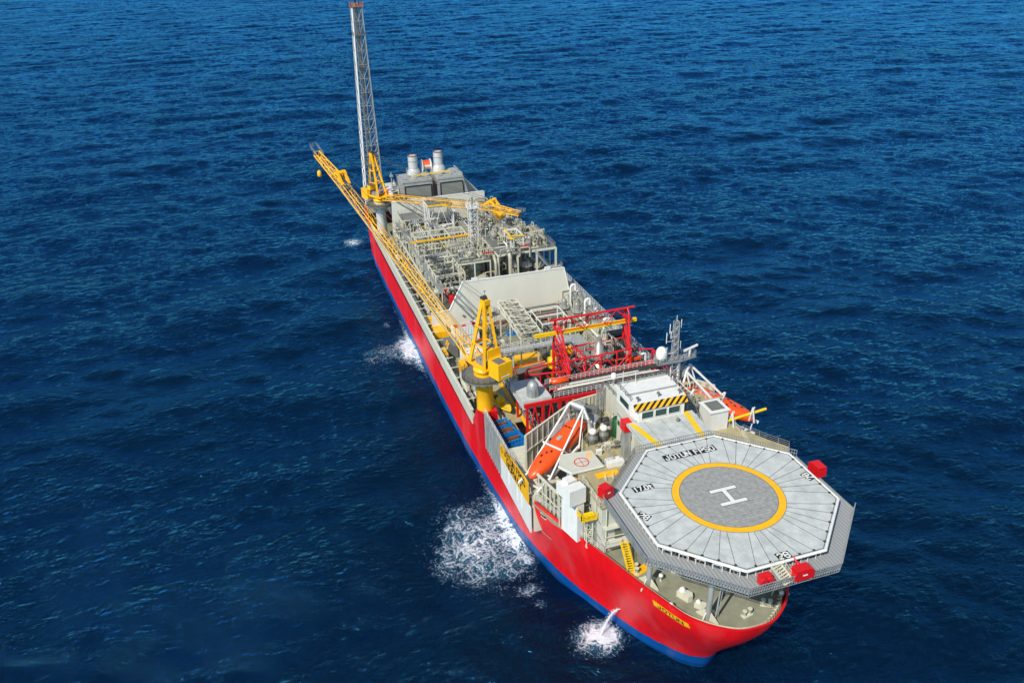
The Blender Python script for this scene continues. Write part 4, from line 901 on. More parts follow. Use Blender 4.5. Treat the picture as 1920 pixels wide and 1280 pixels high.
# ---------------------------------------------------------------- lifeboats with their launching frames
def lifeboat(name_label, frame_label, stern, bow, mirror):
    stern, bow = V(stern), V(bow); ax = (bow-stern); L = ax.length; ax.normalize()
    s_ = ax.cross(Z3).normalized(); u_ = s_.cross(ax)
    P = lambda x, y, z: stern+s_*x+ax*y+u_*z
    t = thing('lifeboat', name_label, 'lifeboat', stern-Z3*1.6, group='orange enclosed lifeboats')
    st = [(0, .55, .5, .2), (.02, 1.2, 1.1, .75), (.08, 1.5, 1.5, 1.45), (.2, 1.68, 1.7, 1.95), (.24, 1.7, 1.75, 1.55), (.45, 1.75, 1.8, 1.5), (.65, 1.7, 1.75, 1.42), (.8, 1.5, 1.5, 1.25), (.92, 1.05, 1.05, .95), (.98, .55, .6, .5), (1, .12, .2, .15)]
    vs = []; n = 20
    for f, hw, dn, upz in st:
        for i in range(n):
            a = 2*math.pi*i/n; c, s2 = math.cos(a), math.sin(a)
            x = math.copysign(abs(c)**.8, c)*hw*1.14*(1 if s2 > -.1 else 1+.25*s2); z = (upz if s2 > 0 else dn)*math.copysign(abs(s2)**.85, s2)
            vs.append(P(x, f*L, z+.15*(1-f)))
    mb = MB().add(vs, [(k*n+i, (k+1)*n+i, (k+1)*n+(i+1) % n, k*n+(i+1) % n) for k in range(len(st)-1) for i in range(n)], True)
    mb.add(vs[:n], [tuple(range(n))]); mb.add(vs[-n:], [tuple(range(n))[::-1]]); part('hull', mb, 'orange', t)
    mb = MB()
    for x in (-.75, 0, .75): mb.obox(P(x, L*.235+.02, 1.78), s_*.26, ax*.05, u_*.16)
    for f, x in ((.62, -.5), (.55, .9), (.72, .5), (.8, -.2), (.66, .1)): mb.obox(P(x, L*f, 1.47-(f-.62)*1.0), s_*.16, ax*.26, u_*.05)
    part('hatch', mb, 'black', t)
    mb = MB()
    for x in (-1.62, 1.62): mb.bar(P(x, L*.12, .3), P(x*.97, L*.8, .2), .1, .16)
    part('fender', mb, 'red', t)
    mb = MB().obox(P(.1, L*.42, 1.68), s_*.35, ax*.55, u_*.06); part('roof_hatch', mb, 'grey', t)
    # frame
    f = thing('lifeboat_launching_frame', frame_label, 'launching frame', bow-Z3*3)
    rl = MB()
    for x in (-2.15, 2.15):
        rl.bar(P(x, -.5, -1.3), P(x, L+1.0, -1.6), .35, .5)
    for k in range(6): rl.bar(P(-2.15, k*L/5, -1.7), P(2.15, k*L/5, -1.7), .22, .3)
    part('skid_rail', rl, 'white', f)
    ar = MB(); zt = V((0, 0, 1))
    tl = [P(x, L*.12, 0)+Z3*4.9 for x in (-1.5, 1.5)]
    for x, tp in ((-2.35, tl[0]), (2.35, tl[1])):
        ar.bar(P(x, L*.02, -1.5), P(x, L*.06, 2.6), .34, .4); ar.bar(P(x, L*.06, 2.6), tp, .34, .4)
        ar.bar(P(x, L*.30, -1.5), tp, .22, .26); ar.bar(tp, P(x, L*.86, -1.5), .28, .34); ar.bar(P(x, L*.45, -1.5), P(x*.95, L*.55, 1.6), .22, .26)
    ar.bar(tl[0], tl[1], .4, .45); ar.bar(P(-2.1, L*.56, 1.65), P(2.1, L*.56, 1.65), .24, .26)
    part('gantry', ar, 'white', f)
    wn = MB().tube(tl[0]+ax*-.6-Z3*.9, tl[1]+ax*-.6-Z3*.9, .45, n=12).obox((tl[0]+tl[1])/2-ax*1.3-Z3*1.2, s_*.8, ax*.5, u_*.5).pipe([tl[0]-Z3*.5, tl[0]-Z3*2-ax, P(-1.4, -1, .2)], .1).pipe([tl[1]-Z3*.5, tl[1]-Z3*2.4-ax*1.4, P(1.4, -1.2, -.2)], .1); part('winch', wn, 'galv', f)
    lg = MB()
    for y in (.12, .45, .8):
        for x in (-2.15, 2.15): p = P(x, y*L, -1.8); lg.bar(p, (max(-19.6, min(20.5, p.x)), p.y, 20.4 if p.x < 0 else 21.5), .26)
    part('leg', lg, 'white', f)
    pl = MB().obox(P(0, -1.6, .1), s_*2.4, ax*1.0, u_*.06).rail([P(-2.4, -.7, .1), P(-2.4, -2.6, .1), P(2.4, -2.6, .1), P(2.4, -.7, .1)], 1.1, 1.2)
    pl.obox(P(2.9, L*.22, .1), s_*.5, ax*2.8, u_*.05).rail([P(3.4, -.2, .1), P(3.4, L*.42, .1)], 1.1, 1.2); part('boarding_platform', pl, 'galv', f)
lifeboat('orange enclosed lifeboat pointing down over the starboard side beside the yellow name board', 'white launching frame around the starboard lifeboat next to the ribbed wall', (-6.6, 38.2, 27.3), (-19.8, 30.2, 23.4), False)
lifeboat('orange enclosed lifeboat on the far port side behind the white cabin tower', 'white launching frame around the port lifeboat', (15.3, 42.6, 28.0), (26.6, 32.4, 23.8), True)

# ---------------------------------------------------------------- antenna mast, radomes
t = thing('antenna_mast', 'tall grey lattice antenna mast with a railed platform beside the white radome', 'mast', (13.1, 40.6, 28))
c = V((13.1, 40.8, 28.1))
mb = MB().truss(c, c+Z3*7.2, 1.7, 1.7, 6, .11, .06, 1.5, 1.5, up=V((0, 1, 0))); part('lower_mast', mb, 'galv', t)
mb = MB().truss(c+Z3*7.2, c+Z3*15.2, .95, .95, 10, .09, .045, .8, .8, up=V((0, 1, 0))); part('upper_mast', mb, 'galv', t)
mb = MB().tube(c+V((.9, -.3, 0)), c+V((.9, -.3, 7)), .32, n=10).bar(c+V((-4.2, -5.2, .2)), c+V((-.4, -.6, 4.0)), .25).bar(c+V((3, -3.0, .2)), c+V((.6, -.6, 3.0)), .22); part('stay_tube', mb, 'white', t)
mb = MB().prism([(9.2, 39.8), (14.4, 39.7), (17.6, 40.4), (17.6, 42.0), (13.5, 42.2), (9.2, 42.0)], 35.1, 35.3); pf = part('platform', mb, 'galv', t)
mb = MB().rail([(9.2, 39.8, 35.3), (14.4, 39.7, 35.3), (17.6, 40.4, 35.3), (17.6, 42, 35.3), (13.5, 42.2, 35.3), (9.2, 42, 35.3)], 1.1, .55, closed=True); part('platform_railing', mb, 'galv', pf)
mb = MB().bar(c+Z3*4+V((.4, 0, 0)), (16.6, 41, 35.1), .15).bar(c+Z3*4-V((.4, 0, 0)), (9.8, 41, 35.1), .15); part('bracket', mb, 'galv', t)
mb = MB()
for x, z, h in ((-1.3, 13.2, 1.6), (-1.9, 11.2, 1.9), (-1.0, 12, 1.2), (1.0, 14, 1.4), (1.1, 9.6, 1.3), (-1.7, 8.6, 1.4)):
    mb.bar(c+V((0, 0, z)), c+V((x, 0, z)), .06); mb.tube(c+V((x, 0, z-.3)), c+V((x, 0, z+h)), .08, n=6)
mb.tube(c+Z3*15.2, c+Z3*16.4, .05, n=5); part('aerial', mb, 'white', t)
mb = MB().bar((14.8, 40.4, 36.9), (17.9, 40.8, 37.5), .3, .34).tube((16.2, 40.6, 35.3), (16.2, 40.6, 37.0), .22); part('radar_scanner', mb, 'white', t)
t = thing('radome', 'large white satellite radome on the antenna platform left of the mast', 'radome', (10.4, 40.9, 35.3))
part('dome', MB().lathe([(1.0, .7), (1.05, 1.0), (1.1, 1.7), (1.0, 2.3), (.75, 2.75), (.4, 3.0), (.01, 3.1)], (10.4, 40.9, 35.3), 24), 'white', t); part('pedestal', MB().tube((10.4, 40.9, 35.3), (10.4, 40.9, 36.1), .5, n=12), 'galv', t)
t = thing('radome', 'small white radome on a post at the back corner of the bridge roof', 'radome', (1.2, 42.0, 31.4))
part('dome', MB().lathe([(.5, 0), (.6, .4), (.5, .9), (.25, 1.15), (.01, 1.2)], (1.2, 42, 32.9), 18), 'white', t); part('pedestal', MB().tube((1.2, 42, 31.4), (1.2, 42, 32.9), .16), 'galv', t)

# ---------------------------------------------------------------- turret and its red steelwork
t = thing('red_gantry_frame', 'bright red steel gantry frame rising over the turret amidships', 'gantry', (8, 64, 12.45))
A, B_, Cc, D = (-1.0, 58.9), (13.2, 59.4), (0.2, 71.5), (17.2, 71.5)
mb = MB()
for k, (x, y) in enumerate((A, B_, Cc, D)):
    part('column', MB().tube((x, y, 12.45), (x, y, 26.5), .32, n=10).tube((x, y, 26.5), (x+(1.2, 3.4, .3, -.1)[k], y+(8.6 if k < 2 else -.2), 32.0), .26, n=10), 'red', t)
fr = MB(); ti = lambda p, q, r=.24: fr.tube(p, q, r*.8, n=8)
for z in (17.0, 20.6, 24.6, 28.4):
    for p, q in ((A, B_), (Cc, D), (A, Cc), (B_, D)):
        if z < 27 or p != Cc: ti((*p, z), (*q, z), .26)
part('main_beam', fr, 'red', t)
fr = MB()
for z0, z1 in ((12.5, 17), (17, 20.6), (20.6, 24.6), (24.6, 28.4)):
    for p, q in ((A, Cc), (B_, D)): m_ = ((p[0]+q[0])/2, (p[1]+q[1])/2); ti((*p, z0), (*m_, z1), .18); ti((*m_, z1), (*q, z0), .18)
    for i, x in enumerate((A[0], 2.6, 6.2, 9.8)):
        x2 = (2.6, 6.2, 9.8, B_[0])[i]; ti((x, A[1], z0 if i % 2 else z1), (x2, A[1], z1 if i % 2 else z0), .17)
for x in (2.6, 6.2, 9.8): ti((x, A[1]+.05, 12.5), (x, A[1]+.05, 28.4), .22)
for x in (3.2, 3.2): ti((x, A[1], 24.6), (x, Cc[1], 24.6), .22); ti((A[0], 63, 24.6), (3.2, 63, 24.6), .2); ti((A[0], 63, 20.6), (A[0], 67, 27), .2)
for (x, y0), (x1, y1), xt in ((A, Cc, .4), (B_, D, 16.8)): ti((x, y0, 28.4), (x1, y1, 30.8), .2); ti((x, y0, 24.6), (x1, y1, 28.2), .2); ti((x1, y1, 24.6), (x, y0, 28.4), .2); ti((x1, y1, 27.2), (xt, 68.5, 31.6), .18)
part('diagonal', fr, 'red', t)
fr = MB(); ti((-1.2, 70.2, 32.6), (19.2, 70.6, 32.4), .34)
for y in (68.6, 71.8): ti((.4, y, 30.5), (17.4, y, 30.4), .16)
for k in range(6):
    x = .4+k*2.83; xm = x+1.41 if k % 2 == 0 else x
    for y in (68.6, 71.8):
        if k % 2 == 0: ti((x, y, 30.5), (x+2.83, 70.4, 32.4), .13)
        else: ti((x, 70.4, 32.5), (x+2.83, y, 30.4), .13)
for x in (.4, 17.4): ti((x, 68.6, 30.5), (x, 71.8, 30.5), .2); ti((x, 68.6, 30.5), (x, 70.4, 32.5), .22); ti((x, 71.8, 30.5), (x, 70.4, 32.5), .22)
part('top_truss', fr, 'red', t)
fr = MB().slab([(-4.8, 69.6, 29.2), (19.4, 69.6, 29.2), (19.4, 69.6, 30.0), (-4.8, 69.6, 30.0)], (0, .6, 0)); part('hoist_beam', fr, 'lemon', t)
fr = MB()
ti((-9.2, 63.5, 24.2), (.4, 61.6, 24.4), .26); ti((-8.0, 65.8, 24.2), (.4, 66.5, 24.4), .26); ti((-9.2, 63.5, 24.2), (-8, 65.8, 24.2), .26)
for p in ((-9.2, 63.5), (-8.0, 65.8), (-6, 63)): ti((*p, 12.5), (*p, 24.2), .26)
ti((-5, 63, 24), (0, 61.8, 19)); part('side_arm', fr, 'red', t)
fr = MB()
for y in (62.5, 66, 69): ti((-.6, y, 24.6), (14.6, y, 24.6), .17) if y != 66 else (ti((-.6, y, 24.6), (4.6, y, 24.6), .17), ti((13.2, y, 24.6), (15.6, y, 24.6), .17))
for x in (2.6, 6.2): ti((x, 58.9, 28.4), (x, 62.5, 24.6), .15); ti((x, 58.9, 24.6), (x, 62.5, 28.4), .15)
ti((2.6, 58.9, 28.4), (2.6, 64, 28.4), .2); ti((-.8, 64, 28.4), (2.6, 64, 28.4), .2); ti((2.6, 64, 24.6), (2.6, 64, 28.4), .2); ti((-.8, 64, 24.6), (-.8, 64, 28.8), .22); ti((-.8, 64, 24.6), (2.6, 64, 28.4), .16)
part('inner_bracing', fr, 'red', t)
fr = MB()
for z in (20.6, 24.4):
    ti((13.2, 59.4, z), (21.0, 59.5, z), .26); ti((21, 59.5, z), (21, 64.5, z), .24); ti((21, 64.5, z), (16.5, 66, z), .24)
for p in ((21, 59.5), (21, 64.5)): ti((*p, 12.5), (*p, 24.4), .24)
ti((21, 59.5, 20.6), (21, 64.5, 24.4), .16); ti((13.2, 59.4, 20.6), (21, 59.5, 24.4), .16)
for y in (64, 67, 69.5): ti((.3, y, 20.6), (4.6, y, 20.6), .2); ti((13.6, y, 20.6), (17, y, 20.6), .2); ti((.3, y, 24.4), (4.0, y, 24.4), .18); ti((14, y, 24.4), (17, y, 24.4), .18)
part('outrigger_frame', fr, 'red', t)
for z, dk in ((20.9, 0), (24.7, 1)):
    part('service_deck', MB().box(.6, 3.9, 62, 71, z, z+.08).box(14.2, 16.9, 62, 71, z, z+.08), 'dark', t)
    part('deck_railing', MB().rail([(.6, 62, z), (3.9, 62, z), (3.9, 71, z)], 1.1, 1.3).rail([(14.2, 71, z), (14.2, 62, z), (16.9, 62, z)], 1.1, 1.3), 'white', t)
rg = random.Random(4)
for k in range(44):
    x, y = rg.uniform(-.4, 16.5), rg.uniform(59.6, 71); z = rg.uniform(19, 27); dx, dy = rg.choice([(3, 0), (0, 2.5), (-3, 0), (2, 2)])
    if (x-9)**2+(y-66.6)**2 < 12: continue
    part('jumper_pipe', MB().pipe([(x, y, z-rg.uniform(2, 6)), (x, y, z), (x+dx, y+dy, z), (x+dx, y+dy, z-rg.uniform(1, 5))], rg.uniform(.1, .24), 7), rg.choice(['steel', 'dull', 'mid', 'pipe', 'dark']), t)
for k in range(16):
    x, y = rg.uniform(0, 16), rg.uniform(59.6, 71); z = rg.choice([17.1, 20.9, 24.8]); a, h = rg.uniform(.4, .9), rg.uniform(.8, 1.9)
    if (x-9)**2+(y-66.6)**2 < 14: continue
    part('instrument_box', MB().box(x-a, x+a, y-a*.7, y+a*.7, z, z+h), rg.choice(['mid', 'dull', 'grey', 'dark', 'yellow']), t)
for k in range(16):
    x, y = rg.uniform(-.5, 17), rg.uniform(61, 70); z = rg.uniform(16, 23); part('riser_line', MB().pipe([(x, y, 13), (x, y, z), (x+(9-x)*.5, y+(66.6-y)*.5, z+.3)], rg.uniform(.12, .25), 7), rg.choice(['steel', 'pipe', 'mid']), t)
# front walkway level on red legs
t = thing('red_walkway_platform', 'red framed walkway platform with white railings running across the ship before the turret', 'platform', (4, 54, 12.45))
mb = MB()
for y in (52.6, 58.8): mb.bar((-13.2, y, 23.7), (20.6, y, 23.7), .45, .75)
for k in range(12): mb.bar((-13+k*3.05, 52.8, 23.7), (-13+k*3.05, 58.6, 23.7), .25, .5)
part('edge_beam', mb, 'red', t)
part('grating', MB().box(-6.8, 20.5, 52.85, 54.7, 24.08, 24.16).box(-6.8, 20.5, 57.0, 58.55, 24.08, 24.16), 'dark', t)
for k in range(5): part('service_pipe', MB().pipe([(-6 + k, 55.0+k*.4, 20), (-6+k, 55.0+k*.4, 24.4), (19.5-k*1.4, 55.0+k*.4, 24.4), (19.5-k*1.4, 55+k*.4, 20)], .11+.04*(k % 3), 7), ('steel', 'white', 'pipe')[k % 3], t)
for x in (-12.6, -9.2, -5.6, 5, 12, 20): part('leg', MB().bar((x, 52.6, 12.45), (x, 52.6, 23.4), .5, .5), 'red', t)
for x in (-12.6, -5.6, 5, 12, 20): part('leg', MB().bar((x, 58.8, 12.45), (x, 58.8, 23.4), .45, .45), 'red', t)
mb = MB()
for x0, x1 in ((-12.6, -9.2), (-9.2, -5.6), (-5.6, -.5), (-.5, 5)):
    mb.tube((x0, 52.6, 12.6), ((x0+x1)/2, 52.6, 23.4), .17, n=6); mb.tube((x1, 52.6, 12.6), ((x0+x1)/2, 52.6, 23.4), .17, n=6); mb.tube((x0, 52.6, 18), (x1, 52.6, 18), .15, n=6)
part('bracing', mb, 'red', t)
mb = MB().rail([(-6.6, 52.9, 24.16), (20.4, 52.9, 24.16)], 1.15, 1.0, t=.05).rail([(-6.6, 58.5, 24.16), (20.4, 58.5, 24.16)], 1.15, 1.0, t=.05).rail([(-6.6, 55.7, 24.16), (8, 55.7, 24.16)], 1.1, 1.2); part('railing', mb, 'white', t)
# turret
t = thing('turret_swivel', 'grey turret swivel stack with round railed decks inside the red gantry', 'turret', (9.0, 66.6, 12.45))
c = V((9.0, 66.6, 0))
part('turntable', MB().lathe([(5.2, 12.45), (5.2, 16.5), (4.6, 16.8), (4.6, 18)], c, 36), 'mid', t)
part('swivel_stack', MB().lathe([(1.5, 18), (1.5, 20.6), (2.0, 20.8), (2.0, 22.0), (1.3, 22.2), (1.3, 24.2), (1.7, 24.3), (1.7, 25.0), (1.0, 25.2), (1.0, 26.8), (.6, 26.9), (.6, 28.4)], c, 28), 'steel', t)
for z, r in ((18.0, 4.2), (21.2, 3.9), (24.4, 3.3)):
    d_ = part('round_deck', ring(MB(), (9.0, 66.6), r-1.1, r, z, z+.12, 36), 'mid', t)
    part('railing', MB().rail([V((9+(r-.05)*math.cos(R(a)), 66.6+(r-.05)*math.sin(R(a)), z+.12)) for a in range(0, 360, 15)], 1.1, 1.2, closed=True), 'white', d_)
part('black_hose_reel', MB().lathe([(1.9, -.6), (1.9, .6)], (13.6, 66.4, 23.4), 24, 'x').lathe([(2.3, -.8), (2.3, -.65)], (13.6, 66.4, 23.4), 24, 'x'), 'black', t)
mb = MB()
for k in range(18):
    a = R(20*k+7); x, y = 9+3.4*math.cos(a), 66.6+3.4*math.sin(a); mb.pipe([(x, y, 16.5), (x, y, 19.8+k % 3), (9+2.2*math.cos(a), 66.6+2.2*math.sin(a), 20.6+k % 3)], .16)
part('swivel_pipe', mb, 'steel', t)
t = thing('white_equipment_housing', 'flat white equipment housing with a silver ribbed dome in front on the red platform', 'housing', (-10, 57, 23.7))
part('housing', MB().prism([(-13.3, 52.95), (-7.2, 52.95), (-7.6, 61.2), (-13.3, 61.2)], 22.6, 24.6), 'heli', t)
mb = MB().lathe([(1.25, 24.6), (1.25, 26.4), (1.1, 27.2), (.7, 27.8), (.2, 28.0)], (-10.6, 54.6, 0), 20)
for k in range(12): a = R(30*k); mb.bar((-10.6+1.28*math.cos(a), 54.6+1.28*math.sin(a), 24.6), (-10.6+1.28*math.cos(a), 54.6+1.28*math.sin(a), 26.5), .08)
part('ribbed_dome', mb, 'galv', t)

# ---------------------------------------------------------------- blast walls
t = thing('blast_wall', 'large smooth off-white blast wall across the ship in front of the pipework', 'wall', (4, 112, 12.45))
mb = MB().slab([(-18.6, 112, 12.4), (20.8, 112, 12.4), (20.8, 112, 15.5), (18.7, 112.6, 25.9), (-9.6, 112.6, 26.1), (-13.6, 112.2, 18.9), (-18.6, 112.2, 18.7)], (0, .35, 0)); part('panel', mb, 'blast', t)
mb = MB(); o_ = [(20.9, 112.2, 15.5), (18.75, 112.75, 25.98), (-9.65, 112.75, 26.18), (-13.65, 112.35, 18.98), (-18.6, 112.35, 18.8)]
for a, b2 in zip(o_, o_[1:]): mb.bar(a, b2, .55, .2)
for x in (-7.2, 13.2): mb.box(x, x+1.6, 112.5, 113.0, 25.9, 26.9)
part('capping', mb, 'white', t)
mb = MB()
for k in range(6): mb.slab([(-17+k*7, 112.4, 12.5), (-17+k*7, 115.5, 12.5), (-17+k*7, 112.95, 20)], (.2, 0, 0))
part('buttress', mb, 'cream', t)
t2 = bpy.data.objects.get('blast_wall')
part('wall_lamp', MB().box(5, 5.6, 111.6, 111.95, 16.8, 17.2).box(-10.4, -9.9, 111.6, 111.95, 16.8, 17.2).tube((2, 111.85, 13), (2, 111.85, 17.5), .12), 'mid', t2)
t = thing('aft_blast_wall', 'off-white blast wall with a clipped left end in front of the exhaust stacks', 'wall', (1, 184, 12.45))
mb = MB().slab([(-15.5, 184, 12.4), (17, 184, 12.4), (17, 184, 27.3), (-14.8, 184, 27.3)], (0, .4, 0)); part('panel', mb, 'blast', t)
mb = MB().bar((-14.8, 184.2, 27.4), (17, 184.2, 27.4), .6, .2).bar((17.05, 184.2, 12.4), (17.05, 184.2, 27.4), .3, .5); part('capping', mb, 'white', t)

# ---------------------------------------------------------------- engine room casings and stacks
def casing(x0, x1, label, slope):
    t = thing('exhaust_casing', label, 'casing', ((x0+x1)/2, 197, 18.6), group='grey louvred casings under the stacks')
    mb = MB().slab([(x0, 191.5, 18.6), (x1+slope, 191.5, 18.6), (x1+slope, 191.5, 22), (x1, 191.5, 31.0), (x0, 191.5, 31.0)], (0, 11, 0)); part('wall', mb, 'grey', t)
    mb = MB().box(x0+.9, x1-.6+slope*.3, 191.3, 191.48, 20.5, 29.6); lv = part('louvre_panel', mb, 'louvre', t)
    mb = MB()
    for a, b2 in (((x0+.8, 191.25, 29.8), (x1-.4, 191.25, 29.8)), ((x0+.8, 191.25, 20.4), (x0+.8, 191.25, 29.8)), ((x1-.4+slope*.3, 191.25, 20.4), (x1-.4, 191.25, 29.8))): mb.bar(a, b2, .22, .3)
    part('louvre_frame', mb, 'black', lv)
    mb = MB().box(x0-.15, x1+.15, 191.3, 202.6, 31.0, 31.25).rail([(x0, 191.5, 31.25), (x1, 191.5, 31.25), (x1, 202.5, 31.25)], 1.0, 2)
    for k in range(5): mb.box(x0+1+k*1.9, x0+1.8+k*1.9, 194+k % 2*3, 195.2+k % 2*3, 31.25, 31.9)
    part('roof', mb, 'grey', t)
casing(-9.4, 1.0, 'left grey louvred casing below the left exhaust stack', 0)
casing(3.0, 12.0, 'right grey louvred casing with a sloping side below the right exhaust stack', 2.6)
def stack(x, y, label, zt):
    t = thing('exhaust_stack', label, 'exhaust stack', (x, y, 29), group='silver exhaust stacks at the stern')
    part('lower_drum', MB().lathe([(2.35, 27), (2.35, zt-5.6), (1.65, zt-4.3)], (x, y, 0), 28), 'stack', t)
    part('upper_pipe', MB().lathe([(1.62, zt-4.4), (1.62, zt)], (x, y, 0), 28), 'stack', t)
    part('rim', ring(MB(), (x, y), 1.3, 1.68, zt-.12, zt+.12, 28), 'rustm', t)
    part('opening', MB().lathe([(1.3, zt-.9), (1.3, zt-.8)], (x, y, 0), 24), 'black', t)
    mb = MB()
    for z in (zt-4.4, zt-1.8): ring(mb, (x, y), 1.6, 1.74, z-.08, z+.08, 28)
    mb.bar((x-2.5, y-.9, 29), (x-2.5, y-.9, zt-4), .1); mb.bar((x-2.5, y-.3, 29), (x-2.5, y-.3, zt-4), .1); mb.bar((x-2.5, y-.6, zt-4), (x-1.5, y-.6, zt-4), .1)
    part('band', mb, 'galv', t)
stack(-3.2, 202, 'left silver exhaust stack with a brown rim', 37.5); stack(5.9, 202, 'right silver exhaust stack beside the orange rope reel', 38.0)
t = thing('rope_reel', 'white storage reel draped with orange rope between the two exhaust stacks', 'reel', (1.6, 203.5, 31.2))
part('drum', MB().lathe([(1.5, -1.5), (1.5, 1.5)], (1.8, 203.5, 33.2), 24, 'x'), 'white', t)
for x in (-1.6, 1.45): part('flange', MB().lathe([(2.2, x), (2.2, x+.15)], (1.8, 203.5, 33.2), 28, 'x'), 'white', t)
mb = MB()
for k in range(12): mb.pipe([(.7+k*.2, 203.5+1.4*math.cos(R(a)), 33.2+(1.62+(k % 3)*.07)*math.sin(R(a))) for a in range(-20, 201, 20)], .13, 5)
part('orange_rope', mb, 'orange', t)
part('stand', MB().box(.0, .3, 202.6, 204.4, 31.2, 33.2).box(3.3, 3.6, 202.6, 204.4, 31.2, 33.2), 'white', t)
solo('monorail_beam', MB().bar((-4.5, 196, 32.0), (8.5, 196.3, 32.4), .3, .35).bar((-4.5, 196, 32.0), (-4.5, 196, 31.2), .25).bar((8.5, 196.3, 32.4), (8.5, 196.3, 31.2), .25), 'lemon', 'yellow lifting beam in front of the exhaust stacks', 'beam')
t = thing('stern_deckhouse', 'low grey stern deckhouse right of the exhaust casings', 'deckhouse', (14, 208, 18.6))
part('wall', MB().slab([(12.5, 203, 18.6), (21.3, 203, 18.6), (21.3, 203, 20.8), (14.5, 203, 28), (12.5, 203, 28)], (0, 12, 0)), 'wall', t)
part('railing', MB().rail([(14.6, 203, 28.0), (14.6, 215, 28.0)], 1, 2), 'white', t)
t = thing('stern_equipment_house', 'pale equipment house with a small mast between flare tower and left casing', 'equipment house', (-11.5, 203, 18.6))
part('wall', MB().box(-13.2, -9.7, 197, 207, 18.6, 27.4), 'wall', t); part('railing', MB().rail([(-13.2, 197, 27.4), (-9.8, 197, 27.4), (-9.8, 207, 27.4)], 1.0, 1.6), 'white', t)
part('mast', MB().tube((-11, 203, 27.4), (-11, 203, 32), .22).tube((-11.6, 203, 30.5), (-10.4, 203, 30.5), .12).box(-11.6, -10.4, 202.5, 203.5, 30.6, 31.2), 'galv', t)

# ---------------------------------------------------------------- process plant
SEEN = {}
BY = [(0, 'beside the bridge'), (56, 'beside the turret'), (82, 'before the white blast wall'), (112, 'right behind the white blast wall'), (124, 'before the lattice tower'), (138, 'level with the lattice tower'), (150, 'behind the lattice tower'), (166, 'near the aft blast wall')]
def place(x, y):
    b_ = [p for y0, p in BY if y >= y0][-1]
    s_ = 'to starboard' if x < -11 else 'left of middle' if x < -4 else 'in the middle' if x < 5 else 'right of middle' if x < 12 else 'to port'
    return b_+' '+s_
def lab(base, x, y):
    l = f'{base} {place(x, y)}'
    for extra in ('', ', further aft', ', farthest aft', ', nearer the hull side', ', on the outer side', ', close to a railing', ', half hidden by pipes'):
        if l+extra not in SEEN: SEEN[l+extra] = 1; return l+extra
    return l
def hvessel(x, y, z, L, r, axis='x', col='pipe'):
    size = 'large' if r > 1.3 else 'slim' if r < .7 else ''
    t = thing('horizontal_vessel', lab(f'{size} {dict(pipe="cream", dull="dull").get(col, "silver")} horizontal vessel'.strip(), x, y), 'vessel', (x, y, z), group='horizontal process vessels')
    c = (x, y, z+r+.7); pr_ = [(r*math.sin(R(a)), -L/2-r*.5*math.cos(R(a))) for a in (8, 30, 60, 90)]; pr_ += [(a, -b_) for a, b_ in reversed(pr_)]
    part('shell', MB().lathe(pr_, c, 22, axis), col, t)
    d = V((1, 0, 0)) if axis == 'x' else V((0, 1, 0)); s_ = V((d.y, d.x, 0))
    for k in (-.32, .32): part('saddle', MB().obox(V((x, y, z+(r+.7)/2))+d*L*k, d*.2, s_*r*.85, Z3*(r+.7)/2*.98), 'grey', t)
    mb = MB()
    for k in (-.3, 0, .28): p = V(c)+d*L*k+Z3*r; mb.tube(p-Z3*.1, p+Z3*.55, .2); mb.tube(p+Z3*.5, p+Z3*.62, .34)
    p = V(c)+Z3*(r+.6); mb.pipe([p, p+Z3*.8, p+Z3*.8+s_*(r+1.1), V((p.x, p.y, z))+s_*(r+1.1)], .14)
    part('nozzle_pipe', mb, 'pipe', t)
def vvessel(x, y, z, h, r, col='pipe'):
    size = 'tall slim' if r < .75 else 'tall wide' if h > 5 else 'short wide'
    t = thing('vertical_vessel', lab(f'{size} {dict(pipe="cream", dull="dull").get(col, "silver")} vertical vessel', x, y), 'vessel', (x, y, z), group='vertical process vessels')
    part('shell', MB().lathe([(r*.55, 0), (r*.55, .5), (r, .55), (r, h-.5*r), (r*.86, h-.22*r), (r*.5, h-.05*r), (.02, h)], (x, y, z), 20), col, t)
    mb = MB().tube((x, y, z+h-.1), (x, y, z+h+.5), .18).pipe([(x, y, z+h+.4), (x, y, z+h+1), (x+r+.5, y, z+h+1), (x+r+.5, y, z)], .13); ring(mb, (x, y), r, r+.06, z+h*.45, z+h*.45+.15, 20)
    part('top_pipe', mb, 'pipe', t)
    if h > 4.5:
        part('access_ring', ring(MB(), (x, y), r, r+.8, z+h*.72, z+h*.72+.08, 20), 'grey', t)
        part('ring_railing', MB().rail([V((x+(r+.75)*math.cos(R(a)), y+(r+.75)*math.sin(R(a)), z+h*.72)) for a in range(0, 360, 45)], 1.0, 1.5, closed=True), 'white', t)
def pumps(x, y, z, rnd, col='mid'):
    t = thing('pump_skid', lab(rnd.choice(['grey pump skid', 'compact pump skid', 'piped machinery skid']), x, y), 'pump skid', (x, y, z), group='pump skids')
    part('base_frame', MB().box(x-2, x+2, y-1.3, y+1.3, z, z+.3), 'cream', t)
    for k in (-1, 1):
        part('motor', MB().lathe([(.3, -.9), (.48, -.8), (.48, .5), (.3, .6)], (x-.7, y+k*.65, z+.85), 14, 'x'), rnd.choice(['steel', 'mid', col]), t)
        part('pump_casing', MB().lathe([(.3, -.3), (.55, -.25), (.55, .25), (.3, .3)], (x+.7, y+k*.65, z+.85), 14, 'x').pipe([(x+.7, y+k*.65, z+1.2), (x+.7, y+k*.65, z+2.2), (x+1.6, y+k*.65, z+2.2), (x+1.6, y+k*.65, z+.3)], .12), 'pipe', t)
